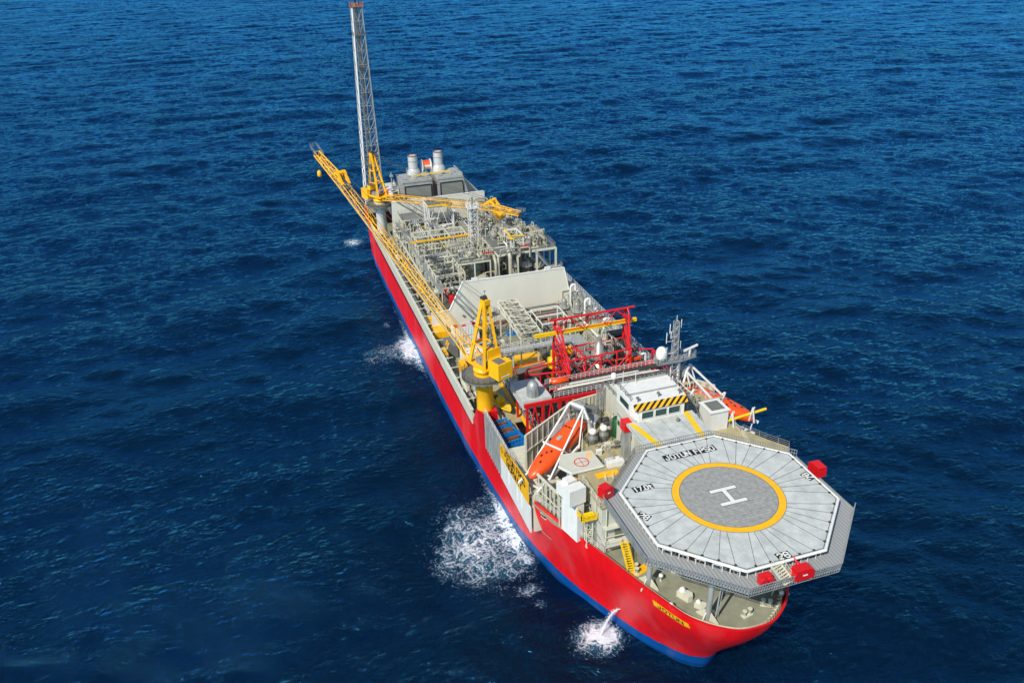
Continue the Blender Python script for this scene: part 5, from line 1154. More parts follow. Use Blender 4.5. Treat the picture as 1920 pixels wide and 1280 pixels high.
def manifold(x, y, z, rnd, L=4.0, axis='x'):
    t = thing('valve_manifold', lab(rnd.choice(['cream valve manifold', 'row of upright valves', 'comb of vertical pipes']), x, y), 'manifold', (x, y, z), group='valve manifolds')
    d = V((1, 0, 0)) if axis == 'x' else V((0, 1, 0)); s_ = V((-d.y, d.x, 0)); c = V((x, y, z)); h = rnd.uniform(1.6, 3.0)
    mb = MB().tube(c-d*L/2+Z3*.6, c+d*L/2+Z3*.6, .3).tube(c-d*L/2+Z3*h+s_*.7, c+d*L/2+Z3*h+s_*.7, .24)
    for k in (-.45, .45): mb.bar(c+d*L*k, c+d*L*k+Z3*.6, .2); mb.bar(c+d*L*k+s_*.7, c+d*L*k+s_*.7+Z3*h, .14)
    part('header_pipe', mb, 'pipe', t)
    n = int(L/.55)
    br_, wh = MB(), MB()
    for k in range(n):
        p = c+d*(-L/2+.3+k*L/n); br_.pipe([p+Z3*.6, p+Z3*(h+.4), p+Z3*(h+.4)+s_*.7, p+Z3*h+s_*.7], .1, 6); br_.obox(p+Z3*(h*.6), d*.16, s_*.16, Z3*.2)
        wh.tube(p+Z3*(h*.6)-s_*.35, p+Z3*(h*.6)-s_*.28, .24, n=8)
    part('branch_pipe', br_, rnd.choice(['pipe', 'steel', 'dull']), t); part('handwheel', wh, rnd.choice(['fire', 'mid', 'mid', 'dark']), t)
def frame(x0, x1, y0, y1, z0, z1, label, rail=True, brace=True, deck='mid', col='cream', mid=None, sz=.22, name='steel_platform'):
    t = thing(name, label, 'platform' if deck else 'frame', ((x0+x1)/2, (y0+y1)/2, z0))
    nx, ny = max(1, round((x1-x0)/6)), max(1, round((y1-y0)/6))
    for i in range(nx+1):
        for j in range(ny+1):
            x, y = x0+(x1-x0)*i/nx, y0+(y1-y0)*j/ny; part('column', MB().bar((x, y, z0), (x, y, z1), sz*1.4), col, t)
    mb = MB()
    for z in ([z1]+(mid or [])):
        for j in range(ny+1): y = y0+(y1-y0)*j/ny; mb.bar((x0, y, z), (x1, y, z), sz, sz*1.8)
        for i in range(nx+1): x = x0+(x1-x0)*i/nx; mb.bar((x, y0, z-.01), (x, y1, z-.01), sz*.9, sz*1.6)
    part('beam', mb, col, t)
    if brace:
        mb = MB()
        for i in range(nx):
            xa, xb = x0+(x1-x0)*i/nx, x0+(x1-x0)*(i+1)/nx
            for y in (y0, y1): mb.bar((xa, y, z0), ((xa+xb)/2, y, z1), sz*.6); mb.bar((xb, y, z0), ((xa+xb)/2, y, z1), sz*.6)
        for x in (x0, x1): mb.bar((x, y0, z0), (x, (y0+y1)/2, z1), sz*.6); mb.bar((x, y1, z0), (x, (y0+y1)/2, z1), sz*.6)
        part('brace', mb, col, t)
    if deck: part('grating', MB().box(x0, x1, y0, y1, z1+sz*.9+.01, z1+sz*.9+.08), deck, t)
    if rail: z = z1+sz*.9+.08; part('railing', MB().rail([(x0, y0, z), (x1, y0, z), (x1, y1, z), (x0, y1, z)], 1.1, 1.5, closed=True), 'galv', t)
    return t
# base deck of the process area
PZ = 17.6
t = thing('pipework_deck', 'long raised deck carrying the grey pipework between the two blast walls', 'deck', (1.5, 148, 12.45))
part('plate', MB().box(-14.6, 19.6, 114.5, 183.5, PZ-.3, PZ), 'plant', t)
for y in range(117, 184, 6):
    for x in (-14.4, 19.3):
        part('column', MB().bar((x, y, 12.45), (x, y, PZ-.35), .4), 'cream', t)
        s_ = -1 if x < 0 else 1
        if x < 0: part('diagonal_strut', MB().bar((x, y, PZ-.5), (x-4.9, y, 12.6), .3), 'cream', t)
part('edge_beam', MB().bar((-14.7, 114.5, PZ-.3), (-14.7, 183.5, PZ-.3), .3, .7).bar((19.7, 114.5, PZ-.3), (19.7, 183.5, PZ-.3), .3, .7), 'cream', t)
part('railing', MB().rail([(-14.6, 114.8, PZ), (-14.6, 183, PZ)], 1.1, 1.6).rail([(19.5, 114.8, PZ), (19.5, 183, PZ)], 1.1, 1.6), 'galv', t)
rnd = random.Random(11)
frame(-7.8, 1.2, 123.6, 137, PZ, 26.6, 'grey upper platform with a cream front beam left of the thick column', mid=None, brace=False)
frame(3.4, 20.4, 123.4, 138.5, PZ, 27.7, 'high railed platform overhanging the port side behind the blast wall', brace=False, sz=.34)
frame(6, 20.6, 141, 160, PZ, 24.2, 'railed upper platform on the port side behind the high platform', brace=False, mid=[21])
frame(-18.0 if False else -14.2, 1.4, 147, 156, PZ, 25.8, 'white open steel frame with a long yellow beam over the pipework', rail=False, deck=None, col='cream', mid=[21.5])
solo('yellow_runway_beam', MB().bar((-16.6, 146.4, 26.3), (1.9, 146.4, 26.5), .35, .5), 'yellow', 'long yellow runway beam along the front of the white open frame', 'beam')
frame(-6.4, 1.4, 165, 172, PZ, 30.2, 'tall X braced white steel frame near the aft blast wall', rail=False, deck='mid', col='white', mid=[24], sz=.26)
solo('yellow_runway_beam', MB().bar((-7.2, 164.6, 30.7), (.6, 164.6, 30.7), .3, .4), 'lemon', 'short yellow beam on top of the tall X braced frame', 'beam')
frame(-13.8, -5.5, 126.5, 135.5, PZ, 23.0, 'cream braced frame crammed with pipes at the starboard side', rail=False, deck=None, mid=[20.4], sz=.24, col='cream')
frame(-13.4, -8.0, 175, 182, PZ, 23.5, 'grey railed platform beside the aft crane', rail=True, mid=[20.5], brace=True)
frame(9.0, 19, 165, 181, PZ, 23.2, 'grey railed platform at the port end of the aft blast wall', mid=[20.5], brace=False)
frame(-4, 4.5, 173.5, 182, PZ, 22.2, 'low railed platform right before the middle of the aft blast wall', brace=False)
frame(7.6, 11.2, 124.5, 130.5, 28.1, 32.2, 'small white lifting frame with yellow rails on the high platform', rail=False, deck=None, col='white', brace=False)
solo('yellow_runway_beam', MB().bar((7.6, 124.2, 32.6), (11.4, 124.2, 32.3), .3, .35).bar((7.4, 124.2, 32.6), (7.4, 130, 32.9), .3, .35), 'lemon', 'yellow rail on the small white lifting frame', 'beam')
# lattice tower
t = thing('lattice_tower', 'slender white lattice tower rising out of the pipework', 'lattice tower', (2.2, 144, PZ))
for k, (sx, sy) in enumerate(((-1, -1), (1, -1), (1, 1), (-1, 1))): part('leg', MB().bar((2.2+sx*1.25, 144+sy*1.25, PZ), (2.2+sx*1.1, 144+sy*1.1, 37.4), .2), 'white', t)
mb = MB()
for i in range(11):
    z = PZ+i*1.8
    for k in range(4):
        a, b2 = [((-1, -1), (1, -1), (1, 1), (-1, 1))[j % 4] for j in (k, k+1)]
        mb.bar((2.2+a[0]*1.2, 144+a[1]*1.2, z), (2.2+b2[0]*1.2, 144+b2[1]*1.2, z), .11); mb.bar((2.2+a[0]*1.2, 144+a[1]*1.2, z), (2.2+b2[0]*1.2, 144+b2[1]*1.2, z+1.8), .09)
part('bracing', mb, 'white', t)
part('top_platform', MB().box(.5, 3.9, 142.3, 145.7, 35.6, 35.75).rail([(.5, 142.3, 35.7), (3.9, 142.3, 35.7), (3.9, 145.7, 35.7), (.5, 145.7, 35.7)], 1.2, .8, closed=True), 'white', t)
part('vent_pipe', MB().tube((2.2, 144, PZ), (2.2, 144, 38.6), .3), 'steel', t)
part('ladder', MB().bar((3.0, 142.6, PZ), (3.0, 142.6, 36), .07).bar((3.5, 142.6, PZ), (3.5, 142.6, 36), .07), 'galv', t)
# thick riser columns in front of the high platform
for x, y, z1, r, l in ((6.4, 121.8, 27.6, .55, 'thick cream riser pipe bent over at the front of the high platform'), (2.6, 123.0, 26.0, .4, 'thinner cream riser pipe left of the thick riser')):
    t = thing('riser_pipe', l, 'riser pipe', (x, y, PZ)); part('pipe', MB().pipe([(x, y, PZ), (x, y, z1), (x, y+1.2, z1+1.0), (x+.6, y+4, z1+1.0)], r, 12), 'pipe', t); part('clamp', ring(MB(), (x, y), r, r+.12, PZ+3, PZ+3.3, 14), 'grey', t)
# big dome ended vessel and red boxes
hvessel(-1.5, 119.5, PZ+1.5, 5.5, 1.9, 'y')
vvessel(-1.8, 128.5, PZ, 7.4, 1.5); vvessel(9.5, 127, PZ, 7.2, 1.2); vvessel(12.5, 127.5, PZ, 6.4, 1.5, 'steel'); vvessel(16.2, 126.8, PZ, 5.6, 1.1); vvessel(4.6, 130, PZ, 7.2, 1.3)
hvessel(11, 120.5, PZ, 6, 1.1, 'x'); hvessel(16.5, 118.5, PZ, 4, .6, 'x', 'steel')
t = thing('red_fire_cabinet', 'bright red square cabinet behind the left end of the white blast wall', 'cabinet', (-11.0, 118.4, PZ)); part('housing', MB().box(-12.1, -9.9, 117.4, 119.4, PZ+.3, PZ+2.5), 'fire', t); part('door', MB().box(-11.9, -10.1, 117.34, 117.39, PZ+.5, PZ+2.3), 'red', t)
t = thing('red_hose_box', 'small red hose box above the square red cabinet', 'hose box', (-11.9, 123.6, PZ)); part('housing', MB().box(-12.5, -11.2, 123.2, 124.2, PZ+.5, PZ+2.3), 'fire', t); part('stand', MB().box(-12.2, -11.5, 123.4, 124, PZ, PZ+.5), 'mid', t)
t = thing('red_hose_box', 'small red box on the railing of the high port platform', 'hose box', (11.6, 123.8, 28.1)); part('housing', MB().box(10.6, 12.8, 123.8, 124.3, 28.6, 29.3), 'fire', t); part('stand', MB().box(11.4, 11.9, 123.9, 124.2, 28.1, 28.6), 'mid', t)
# yellow provision crane folded
t = thing('yellow_provision_crane', 'folded yellow hydraulic provision crane on the port part of the pipework', 'provision crane', (13.2, 155.5, 24.5))
part('pedestal', MB().tube((13.2, 155.5, 24.5), (13.2, 155.5, 27), .7, n=14), 'yellow', t)
part('arm', MB().bar((13.2, 155.5, 26.8), (12.3, 155.2, 30.2), 1.0, 1.0).bar((12.3, 155.2, 30.3), (14.6, 153.5, 28.0), .8, .9).bar((13.8, 155, 27), (14.6, 153.4, 28.4), .6, .8), 'yellow', t)
part('cylinder', MB().tube((13.6, 155, 26.4), (13.2, 154.6, 29), .18), 'steel', t)
# scattered equipment in a loose grid
occupied = [(-2, 144.5, 4.5), (-1.5, 119.5, 3), (-11, 118.4, 2), (13, 155.5, 2)]
cells = []
for yy in range(0, 16):
    for xx in (-12.4, -9.2, -6, -2.8, 0.4, 4.2, 7.6, 10.9, 14.2, 17.4): cells.append((xx+rnd.uniform(-.6, .6), 117+yy*4.15+rnd.uniform(-.8, .8)))
for x, y in cells:
    if any(abs(x-a) < c_ and abs(y-b2) < c_ for a, b2, c_ in occupied): continue
    if 123 < y < 138 and x > -8:   # under the high platforms: stand on top of them
        z = 28.1 if x > 3 else 27.0
        if x > 3.2 and x < 4.6: continue
    elif 141 < y < 160 and x > 6.5: z = 24.6
    elif 165 < y < 181 and x > 9.5: z = 23.6
    else: z = PZ
    k = rnd.random(); high = z > 20; col = rnd.choice(['pipe', 'steel', 'dull', 'dull'])
    if k < .2: hvessel(x, y, z, rnd.uniform(2.4, 4.2), rnd.uniform(.45, .95 if high else 1.15), rnd.choice('xy'), col)
    elif k < .38: vvessel(x, y, z, rnd.uniform(1.8, 2.8) if high else rnd.uniform(2.4, 5.6), rnd.uniform(.45, .9), col)
    elif k < .62: pumps(x, y, z, rnd)
    else: manifold(x, y, z, rnd, rnd.uniform(3, 4.6), rnd.choice('xxy'))
# packed upper platforms
for x0, x1, y0, y1, z, n_ in ((4.6, 19.6, 125, 137.5, 28.1, 20), (-7, .6, 124.6, 136, 27.0, 8), (7, 19.6, 142, 159, 24.6, 16), (9.8, 18.4, 166, 180, 23.6, 9), (-13.6, .8, 157, 164, PZ, 8), (-13.4, -6.2, 138, 146, PZ, 6)):
    for k in range(n_):
        x, y = rnd.uniform(x0+1.2, x1-1.2), rnd.uniform(y0+.8, y1-.8); q = rnd.random()
        if q < .28: hvessel(x, y, z, rnd.uniform(2.4, 4.0), rnd.uniform(.5, .95), rnd.choice('xy'), rnd.choice(['pipe', 'dull', 'steel']))
        elif q < .48: vvessel(x, y, z, rnd.uniform(1.8, 3.6), rnd.uniform(.4, .8), rnd.choice(['pipe', 'dull', 'steel']))
        elif q < .8: manifold(x, y, z, rnd, rnd.uniform(2.4, 4.2), rnd.choice('xxy'))
        else: pumps(x, y, z, rnd)
# long pipe racks
def rack(a, b2, n, gap, r, label, col=('pipe', 'steel', 'dull', 'white'), side=None, z0=PZ, beams=True, legs=True):
    a, b2 = V(a), V(b2); d = (b2-a).normalized(); s_ = d.cross(Z3)
    t = thing('pipe_rack', label, 'pipe rack', (a+b2)/2, group='pipe racks')
    for k in range(n):
        o = s_*((k-(n-1)/2)*gap); rr = r*rnd.choice([.6, .8, 1, 1.2]); u_ = rnd.uniform(0, .12)*(b2-a).length; v_ = rnd.uniform(0, .12)*(b2-a).length
        mb = MB().pipe([a+o+d*u_+Z3*-1.2, a+o+d*u_+Z3*.25, b2+o-d*v_+Z3*.25, b2+o-d*v_-Z3*1.4], rr, 8); part('pipe', mb, rnd.choice(col), t)
    w_ = n*gap/2+.3; m = max(1, int((b2-a).length/5)); mb = MB()
    for k in range(m+1):
        p = a+(b2-a)*k/m; mb.bar(p-s_*w_-Z3*.1, p+s_*w_-Z3*.1, .2, .25)
        if legs: mb.bar(p-s_*w_-Z3*.1, V((p.x, p.y, z0))-s_*w_, .18); mb.bar(p+s_*w_-Z3*.1, V((p.x, p.y, z0))+s_*w_, .18)
    part('trestle', mb, 'cream', t); return t
for y, z, x0, x1, n in ((139.8, 22.5, -13.5, 19, 4), (121.5, 20.8, -13, 5, 4), (161.8, 22.4, -14, 19, 5), (173.0, 20.6, -7, 9, 3)):
    rack((x0, y, z), (x1, y, z), n, .62, .22, f'cross ship rack of {n} pipes {place(1, y)}')
for x, z, y0, y1, n in ((-13.2, 20.4, 137, 175, 4), (4.0, 23.8, 147, 182, 4), (-6.6, 21.6, 137, 146, 3), (18.7, 21.2, 139, 183, 3), (-10, 23.9, 157, 174, 3)):
    rack((x, y0, z), (x, y1, z), n, .6, .2, f'lengthwise rack of {n} pipes {place(x, (y0+y1)/2)}')
# lone bent pipes, cable trays, lamp posts and yellow rails
for k in range(70):
    x, y = rnd.uniform(-13, 17), rnd.uniform(116, 182); z = PZ+rnd.uniform(2, 5)
    if y < 139 and x > -8: z = 28+rnd.uniform(1, 2.6) if x > 3.6 else 27+rnd.uniform(.8, 2)
    base = z-rnd.uniform(1.5, 3); dx, dy = rnd.choice([(1, 0), (0, 1), (-1, 0)]); L_ = rnd.uniform(2.5, 6)
    if 123 < y+dy*L_ < 139 and y < 123: continue
    solo('bent_pipe', MB().pipe([(x, y, base), (x, y, z), (x+dx*L_, y+dy*L_, z), (x+dx*L_, y+dy*L_, base+.4)], rnd.uniform(.1, .3), 8), rnd.choice(['pipe', 'white', 'steel', 'dull']), lab(rnd.choice(['cream bent pipe', 'white inverted U pipe', 'looped pipe']), x, y), 'pipe', group='bent pipes over the deck')
for k in range(10):
    x, y = rnd.uniform(-14, 18), rnd.uniform(118, 180); z = 28.1 if (123.5 < y < 138.4 and x > 3.5) else PZ
    a = rnd.choice([(2.6, 0, 0), (1.4, -2.0, 0), (0, 2.4, 0)]); p = V((x, y, z+4.2)); q = p+V(a)
    t = thing('lifting_rail', lab('short yellow lifting rail', x, y), 'lifting rail', (x, y, z), group='yellow lifting rails'); part('rail', MB().bar(p, q, .22, .35), 'lemon', t)
    for e in (p, q): part('post', MB().bar((e.x, e.y, z), e-Z3*.1, .14), 'white', t)
for k, (x0, y0, x1, y1, z) in enumerate(((-14, 119, -14, 181, 21.2), (-12, 159.5, 8, 159.5, 23.4), (-7.5, 116, -7.5, 122.5, 21), (-5.2, 157, -5.2, 164, 25.2), (8.4, 161, 8.4, 182, 25.4), (-12.8, 139, -7, 139, 24.2), (5.2, 140.5, 19, 140.5, 26.4), (-3, 173, -3, 182, 24), (-13, 172.5, -6.5, 172.5, 24.6), (12.6, 141, 12.6, 159, 27.0), (2.4, 116, 2.4, 122, 22.5), (-13, 163.8, -7, 163.8, 26.2))):
    d = V((x1-x0, y1-y0, 0)).normalized(); s_ = d.cross(Z3)*.55; a, b2 = V((x0, y0, z)), V((x1, y1, z))
    t = thing('catwalk', lab('narrow railed catwalk', (x0+x1)/2, (y0+y1)/2), 'catwalk', a, group='catwalks between the pipes')
    part('deck', MB().bar(a, b2, 1.1, .08), 'grey', t); part('railing', MB().rail([a+s_, b2+s_], 1.1, 1.3).rail([a-s_, b2-s_], 1.1, 1.3), 'galv', t)
    n_ = max(1, int((b2-a).length/6))
    for i in range(n_+1): p = a+(b2-a)*i/n_; part('post', MB().bar((p.x, p.y, PZ), p, .18), 'cream', t)
for k in range(26):
    x, y = rnd.uniform(-13.5, 18), rnd.uniform(118, 182); up_ = 28.1 if (123.5 < y < 138.4 and x > 3.5) else 27 if (123.6 < y < 137 and x > -7.8) else 24.6 if (141 < y < 160 and x > 6) else PZ
    h = rnd.uniform(3.2, 6.0); solo('deck_lamp_post', MB().tube((x, y, up_), (x, y, up_+h), .07, n=5).bar((x, y, up_+h), (x+.5, y-.3, up_+h), .08).box(x+.35, x+.75, y-.5, y-.1, up_+h-.12, up_+h+.06), 'white', lab('thin white lamp post', x, y), 'lamp post', group='lamp posts over the pipework')
kinds = ['grey side locker', 'cream valve stand', 'yellow side bracket', 'green and grey cable box', 'white side cabinet']
for k in range(30):
    y = 70+k*4.0+rnd.uniform(-1, 1); j = k % 5; x = -17.6+rnd.uniform(-.9, .9)
    if 84 < y < 106 or 56 < y < 68: x = -19.2
    mb = MB()
    if j in (0, 3, 4): mb.box(x-.5, x+.5, y-.8, y+.8, 12.45, 12.45+rnd.uniform(1.2, 2.8)).box(x-.56, x+.56, y-.86, y+.86, 12.8, 12.95)
    elif j == 1: mb.pipe([(x, y-1, 12.45), (x, y-1, 15.4), (x, y+1, 15.4), (x, y+1, 12.45)], .16, 7).tube((x, y, 12.45), (x, y, 14.9), .35)
    else: mb.bar((x, y, 12.45), (x+1.6, y, 16.8), .3).bar((x, y+1.4, 12.45), (x+1.6, y+1.4, 16.8), .3).bar((x+.8, y, 14.6), (x+.8, y+1.4, 14.6), .2)
    solo('side_deck_fitting', mb, ['mid', 'pipe', 'yellow', 'grey', 'white'][j], lab(kinds[j], -18, y), 'fitting', group='fittings along the starboard side deck')
t = thing('side_deck_posts', 'row of cream posts and grey pipes along the starboard side deck', 'side structure', (-19, 130, 12.45))
part('long_pipe', MB().pipe([(-19.9, 112, 16.3), (-19.9, 190, 16.3)], .2, 8).pipe([(-19.3, 112, 15.9), (-19.3, 190, 15.9)], .14, 8).pipe([(-16.4, 118, 16.6), (-16.4, 186, 16.6)], .25, 8), 'dull', t)
for y in range(70, 190, 5): part('post', MB().bar((-20.3, y, 12.45), (-20.3, y, 17.2), .22).bar((-20.3, y, 17.1), (-18.6, y, 17.1), .16), 'cream', t)
part('railing', MB().rail([(-20.5, 68, 16.15), (-20.5, 197, 16.15)], 1.0, 2.2), 'white', t)
# stairs hanging on the port side
t = thing('access_stair', 'grey stair tower hanging off the port end of the high platform', 'stair', (20.8, 128, PZ))
part('stair', MB().stair((18.2, 122.6, PZ+4.6), (14.0, 122.6, 27.6), 1.1, 16), 'grey', t); part('stair', MB().stair((21.2, 131, PZ), (21.2, 124.5, PZ+4.6), 1.1, 12), 'grey', t)
part('landing', MB().box(18.2, 22.0, 121.9, 124.4, PZ+4.5, PZ+4.6).rail([(18.2, 121.9, PZ+4.6), (22, 121.9, PZ+4.6), (22, 124.4, PZ+4.6)], 1.1, 1.2), 'grey', t)

# ---------------------------------------------------------------- main deck between crane and blast wall
MZ = 12.45
def container(name, x, y, z, L, W, H, rz, col, label, cat='container', fill=None):
    t = thing(name, label, cat, (x, y, z), rz)
    w_, l_ = W/2, L/2
    mb = MB().box(-l_, l_, -w_, -w_+.12, .15, H).box(-l_, l_, w_-.12, w_, .15, H).box(-l_, -l_+.12, -w_+.12, w_-.12, .15, H).box(l_-.12, l_, -w_+.12, w_-.12, .15, H).box(-l_, l_, -w_+.001, w_-.001, 0, .15)
    for sx in (-1, 1):
        for sy in (-1, 1): mb.box(sx*l_-.12, sx*l_+.12, sy*w_-.12, sy*w_+.12, 0, H+.1)
    n = int(L/.7)
    for k in range(1, n):
        x_ = -l_+k*L/n
        for sy in (-1, 1): mb.box(x_-.05, x_+.05, sy*w_-.08, sy*w_+.08, .15, H-.1)
    part('shell', mb, col, t, local=True)
    if fill: 
        fb = MB(); r2 = random.Random(int(x*10+y))
        for k in range(14):
            xx, yy = r2.uniform(-l_+.5, l_-.5), r2.uniform(-w_+.4, w_-.4); h = H*r2.uniform(.5, .95); fb.box(xx-.45, xx+.45, yy-.3, yy+.3, .15, h)
        part('load', fb, fill, t, local=True)
    else: part('lid', MB().box(-l_+.1, l_-.1, -w_+.1, w_-.1, H-.1, H+.02), col, t, local=True)
    return t
LZ = 17.4   # laydown platform, starboard
t = thing('laydown_platform', 'starboard laydown platform holding blue baskets and the yellow boat', 'platform', (-16, 54, MZ))
part('plate', MB().box(-20.1, -13.9, 46, 57.1, LZ-.2, LZ).box(-16.1, -12.2, 57.1, 73, LZ-.21, LZ-.01), 'tan', t)
for x, y in ((-13.9, 46.4), (-13.9, 52), (-12.4, 60), (-12.4, 66), (-12.4, 72.6)): part('post', MB().bar((x, y, MZ), (x, y, LZ-.2), .3), 'cream', t)
part('yellow_stripe', MB().box(-12.15, -11.2, 45, 74, LZ-.3, LZ-.05), 'yellow', t)
part('railing', MB().rail([(-16, 57.2, LZ), (-16, 73, LZ), (-12.3, 73, LZ)], 1.1, 1.4), 'white', t)
container('open_basket', -17.2, 56.0, LZ, 3.6, 2.3, 1.3, R(8), 'blue', 'open blue basket with rusty goods, farthest from the lifeboat', 'basket', 'rustm')
container('open_basket', -16.9, 53.1, LZ, 3.6, 2.3, 1.35, R(10), 'blue', 'open blue basket in the middle of the row beside the ribbed frames', 'basket', 'rustm')
container('open_basket', -16.6, 50.0, LZ, 4.2, 2.5, 1.5, R(12), 'blue', 'open blue basket with brown load, third from the crane', 'basket', 'rustm')
container('open_basket', -16.6, 46.6, LZ-1.6, 4.2, 2.6, 2.8, R(14), 'blue', 'deep blue basket nearest to the orange lifeboat', 'basket', 'mid')
# yellow rescue boat
t = thing('rescue_boat', 'small yellow rescue boat lying next to the yellow crane pedestal', 'boat', (-14.8, 63.4, LZ), R(190))
st = [(-4.2, 1.2, .3), (-2, 1.45, .2), (1.0, 1.4, .2), (2.8, .95, .35), (4.0, .35, .7), (4.4, .05, 1.0)]; vs = []
for y, hw, kz in st:
    for x, z in ((-1, 1.45), (-1.02, 1.1), (-.55, .5), (0, .1), (.55, .5), (1.02, 1.1), (1, 1.45), (.75, 1.3), (0, 1.2), (-.75, 1.3)): vs.append((x*hw, y, z+kz*(1.45-z)/1.4+ (0.25 if y > 2.5 else 0)))
mb = MB().add(vs, [(k*10+i, (k+1)*10+i, (k+1)*10+(i+1) % 10, k*10+(i+1) % 10) for k in range(5) for i in range(10)], True); mb.add(vs[:10], [tuple(range(10))]); part('hull', mb, 'lemon', t, local=True)
part('console', MB().box(-.5, .5, -1.2, .4, 1.2, 2.2).obox((0, .5, 2.3), (.5, 0, 0), (0, .05, .1), (0, -.1, .3)), 'lemon', t, local=True); part('seat', MB().box(-.35, .35, -2.6, -1.5, 1.2, 1.75), 'black', t, local=True); part('engine_cover', MB().box(-.6, .6, -4.1, -3.0, 1.2, 2.0), 'yellow', t, local=True)
part('cradle', MB().box(-1.0, 1.0, -2.6, -2.3, 0, .55).box(-1.0, 1.0, 1.8, 2.1, 0, .6), 'galv', t, local=True)
# long grey ramp/gangway
t = thing('gangway', 'long grey lattice gangway stowed beside the yellow boat', 'gangway', (-10.9, 63, LZ))
part('truss', MB().truss((-10.9, 50, 17.4), (-10.4, 77, 18.6), 1.5, 1.7, 16, .1, .06), 'galv', t); part('walkway', MB().bar((-10.9, 50, 16.9), (-10.4, 77, 18.1), 1.2, .08), 'mid', t)
for y in (52, 74): part('support', MB().box(-11.7, -10.1, y, y+.3, MZ, 16.7), 'galv', t)
# containers and machines
container('red_frame_basket', -11.6, 105.0, 15.2, 6.5, 2.6, 2.6, R(4), 'white', 'white framed rack filled with red goods below the blast wall', 'rack', 'red')
container('red_frame_basket', -11.6, 105.0, 12.6, 6.5, 2.6, 2.4, R(4), 'white', 'lower white framed rack of red goods under the upper one', 'rack', 'red')
container('white_container', -13.0, 93.5, MZ, 5.0, 3.0, 4.0, R(5), 'white', 'white container with a red end beside the crane boom')
solo('red_tarpaulin_box', MB().box(-16.6, -13.6, 88.0, 91.2, MZ, 15.0), 'red', 'red box beside the white container', 'box')
container('grey_container', -17.0, 101, MZ, 5.5, 3.0, 3.2, R(90), 'mid', 'grey ribbed container inside the cream side bulwark')
container('navy_container', -5.2, 69.5, MZ, 6.0, 2.6, 4.4, R(6), 'navy', 'dark navy container under the machinery house of the crane')
container('navy_container', -9.0, 72.5, MZ, 3.2, 2.4, 3.2, R(6), 'navy', 'small navy container left of the larger navy one')
container('red_frame_basket', -1.6, 70.5, MZ, 3.4, 2.2, 3.6, R(5), 'red', 'red framed basket with mixed goods beside the navy container', 'basket', 'mid')
container('dark_roof_shelter', -3.5, 77.0, MZ, 7.5, 3.2, 5.2, R(6), 'mid', 'dark topped shelter with an orange rim behind the navy container', 'shelter')
solo('orange_rim_roof', MB().bar((-7.5, 75.0, 17.9), (.2, 75.8, 17.9), .2).bar((-7.2, 78.4, 17.9), (0, 79.2, 17.9), .2).bar((-7.5, 75, 17.9), (-7.2, 78.4, 17.9), .2).bar((.2, 75.8, 17.9), (0, 79.2, 17.9), .2), 'orange', 'orange rail round the dark shelter roof', 'rail')
solo('pipework_hose', MB().pipe([(-18.6, 76, 13.5), (-18.8, 79, 16.4), (-18.4, 82, 17.2), (-17.5, 84, 14.5), (-17.3, 86.5, 13)], .9, 12), 'pipe', 'fat cream hose bundle bent over behind the crane pedestal', 'hose')
solo('pipework_hose', MB().pipe([(-17.0, 75, 13.5), (-17.0, 78, 15.9), (-16.6, 81, 16.6), (-15.7, 83, 14.5)], .6, 12), 'steel', 'thinner silver hose inside the fat cream hose bundle', 'hose')
solo('yellow_duct', MB().slab([(-19.6, 108, MZ), (-15.2, 108, MZ), (-15.2, 108, 15.2), (-18.8, 108, 15.2)], (0, 11, 0)), 'yellow', 'yellow brown duct along the starboard side below the boom', 'duct')
solo('yellow_duct', MB().box(-17.4, -16.0, 86.5, 90, MZ, 16.2).box(-19.6, -18.6, 95, 99, MZ, 15.5), 'yellow', 'narrow yellow duct boxes beside the grey container', 'duct')
def machine(name, x, y, z, col, label, s=1.0):
    t = thing(name, label, 'machine', (x, y, z))
    part('frame', MB().box(x-1.4*s, x+1.4*s, y-1.0*s, y+1.0*s, z, z+.3*s), col, t); part('body', MB().lathe([(.4*s, -1.0*s), (.8*s, -.9*s), (.8*s, .6*s), (.5*s, .8*s)], (x, y, z+1.2*s), 16, 'x'), col, t)
    part('tower', MB().box(x-.4*s, x+.3*s, y-.3*s, y+.4*s, z+1.6*s, z+3.2*s).tube((x+.9*s, y, z+.3*s), (x+.9*s, y, z+2.6*s), .22*s), col, t)
machine('yellow_winch', 3.5, 80.5, 15.2, 'lemon', 'yellow winch standing left of the red gantry', 1.3); machine('blue_pump', .4, 79.4, 14.2, 'blue', 'blue pump beside the yellow winch', 1.0)
machine('yellow_winch', 1.8, 76.5, MZ, 'yellow', 'lower yellow winch in front of the blue pump', 1.1); machine('blue_pump', 1.2, 73.0, MZ+1, 'blue', 'small blue pump with a white band near the red gantry foot', .8)
solo('ochre_deck_plate', MB().box(-3.4, 3.0, 81.5, 90, MZ, 14.6), 'yellow', 'large ochre machinery plinth behind the winches', 'plinth')
t = thing('pipe_bridge', 'grey lattice pipe bridge leading from the blast wall toward the turret', 'pipe bridge', (-.4, 94, 20))
part('truss', MB().truss((-.8, 84, 22.6), (.2, 106, 21.6), 5.0, 1.5, 8, .16, .1), 'cream', t)
for k in range(7): part('pipe', MB().tube((-2.6+k*.62, 84.2, 22.8+k % 2*.3), (-1.6+k*.62, 106, 21.8+k % 2*.3), .19), ['steel', 'pipe', 'mid'][k % 3], t)
for x, y in ((-3, 85), (2, 85), (-2.2, 96), (2.6, 96), (-2, 105), (2.8, 105)): part('leg', MB().bar((x, y, MZ), (x, y, 21.3), .3), 'cream', t)
t = thing('cross_walkway', 'grey railed walkway running from the crane side to the pipe bridge', 'walkway', (-6, 82, 20))
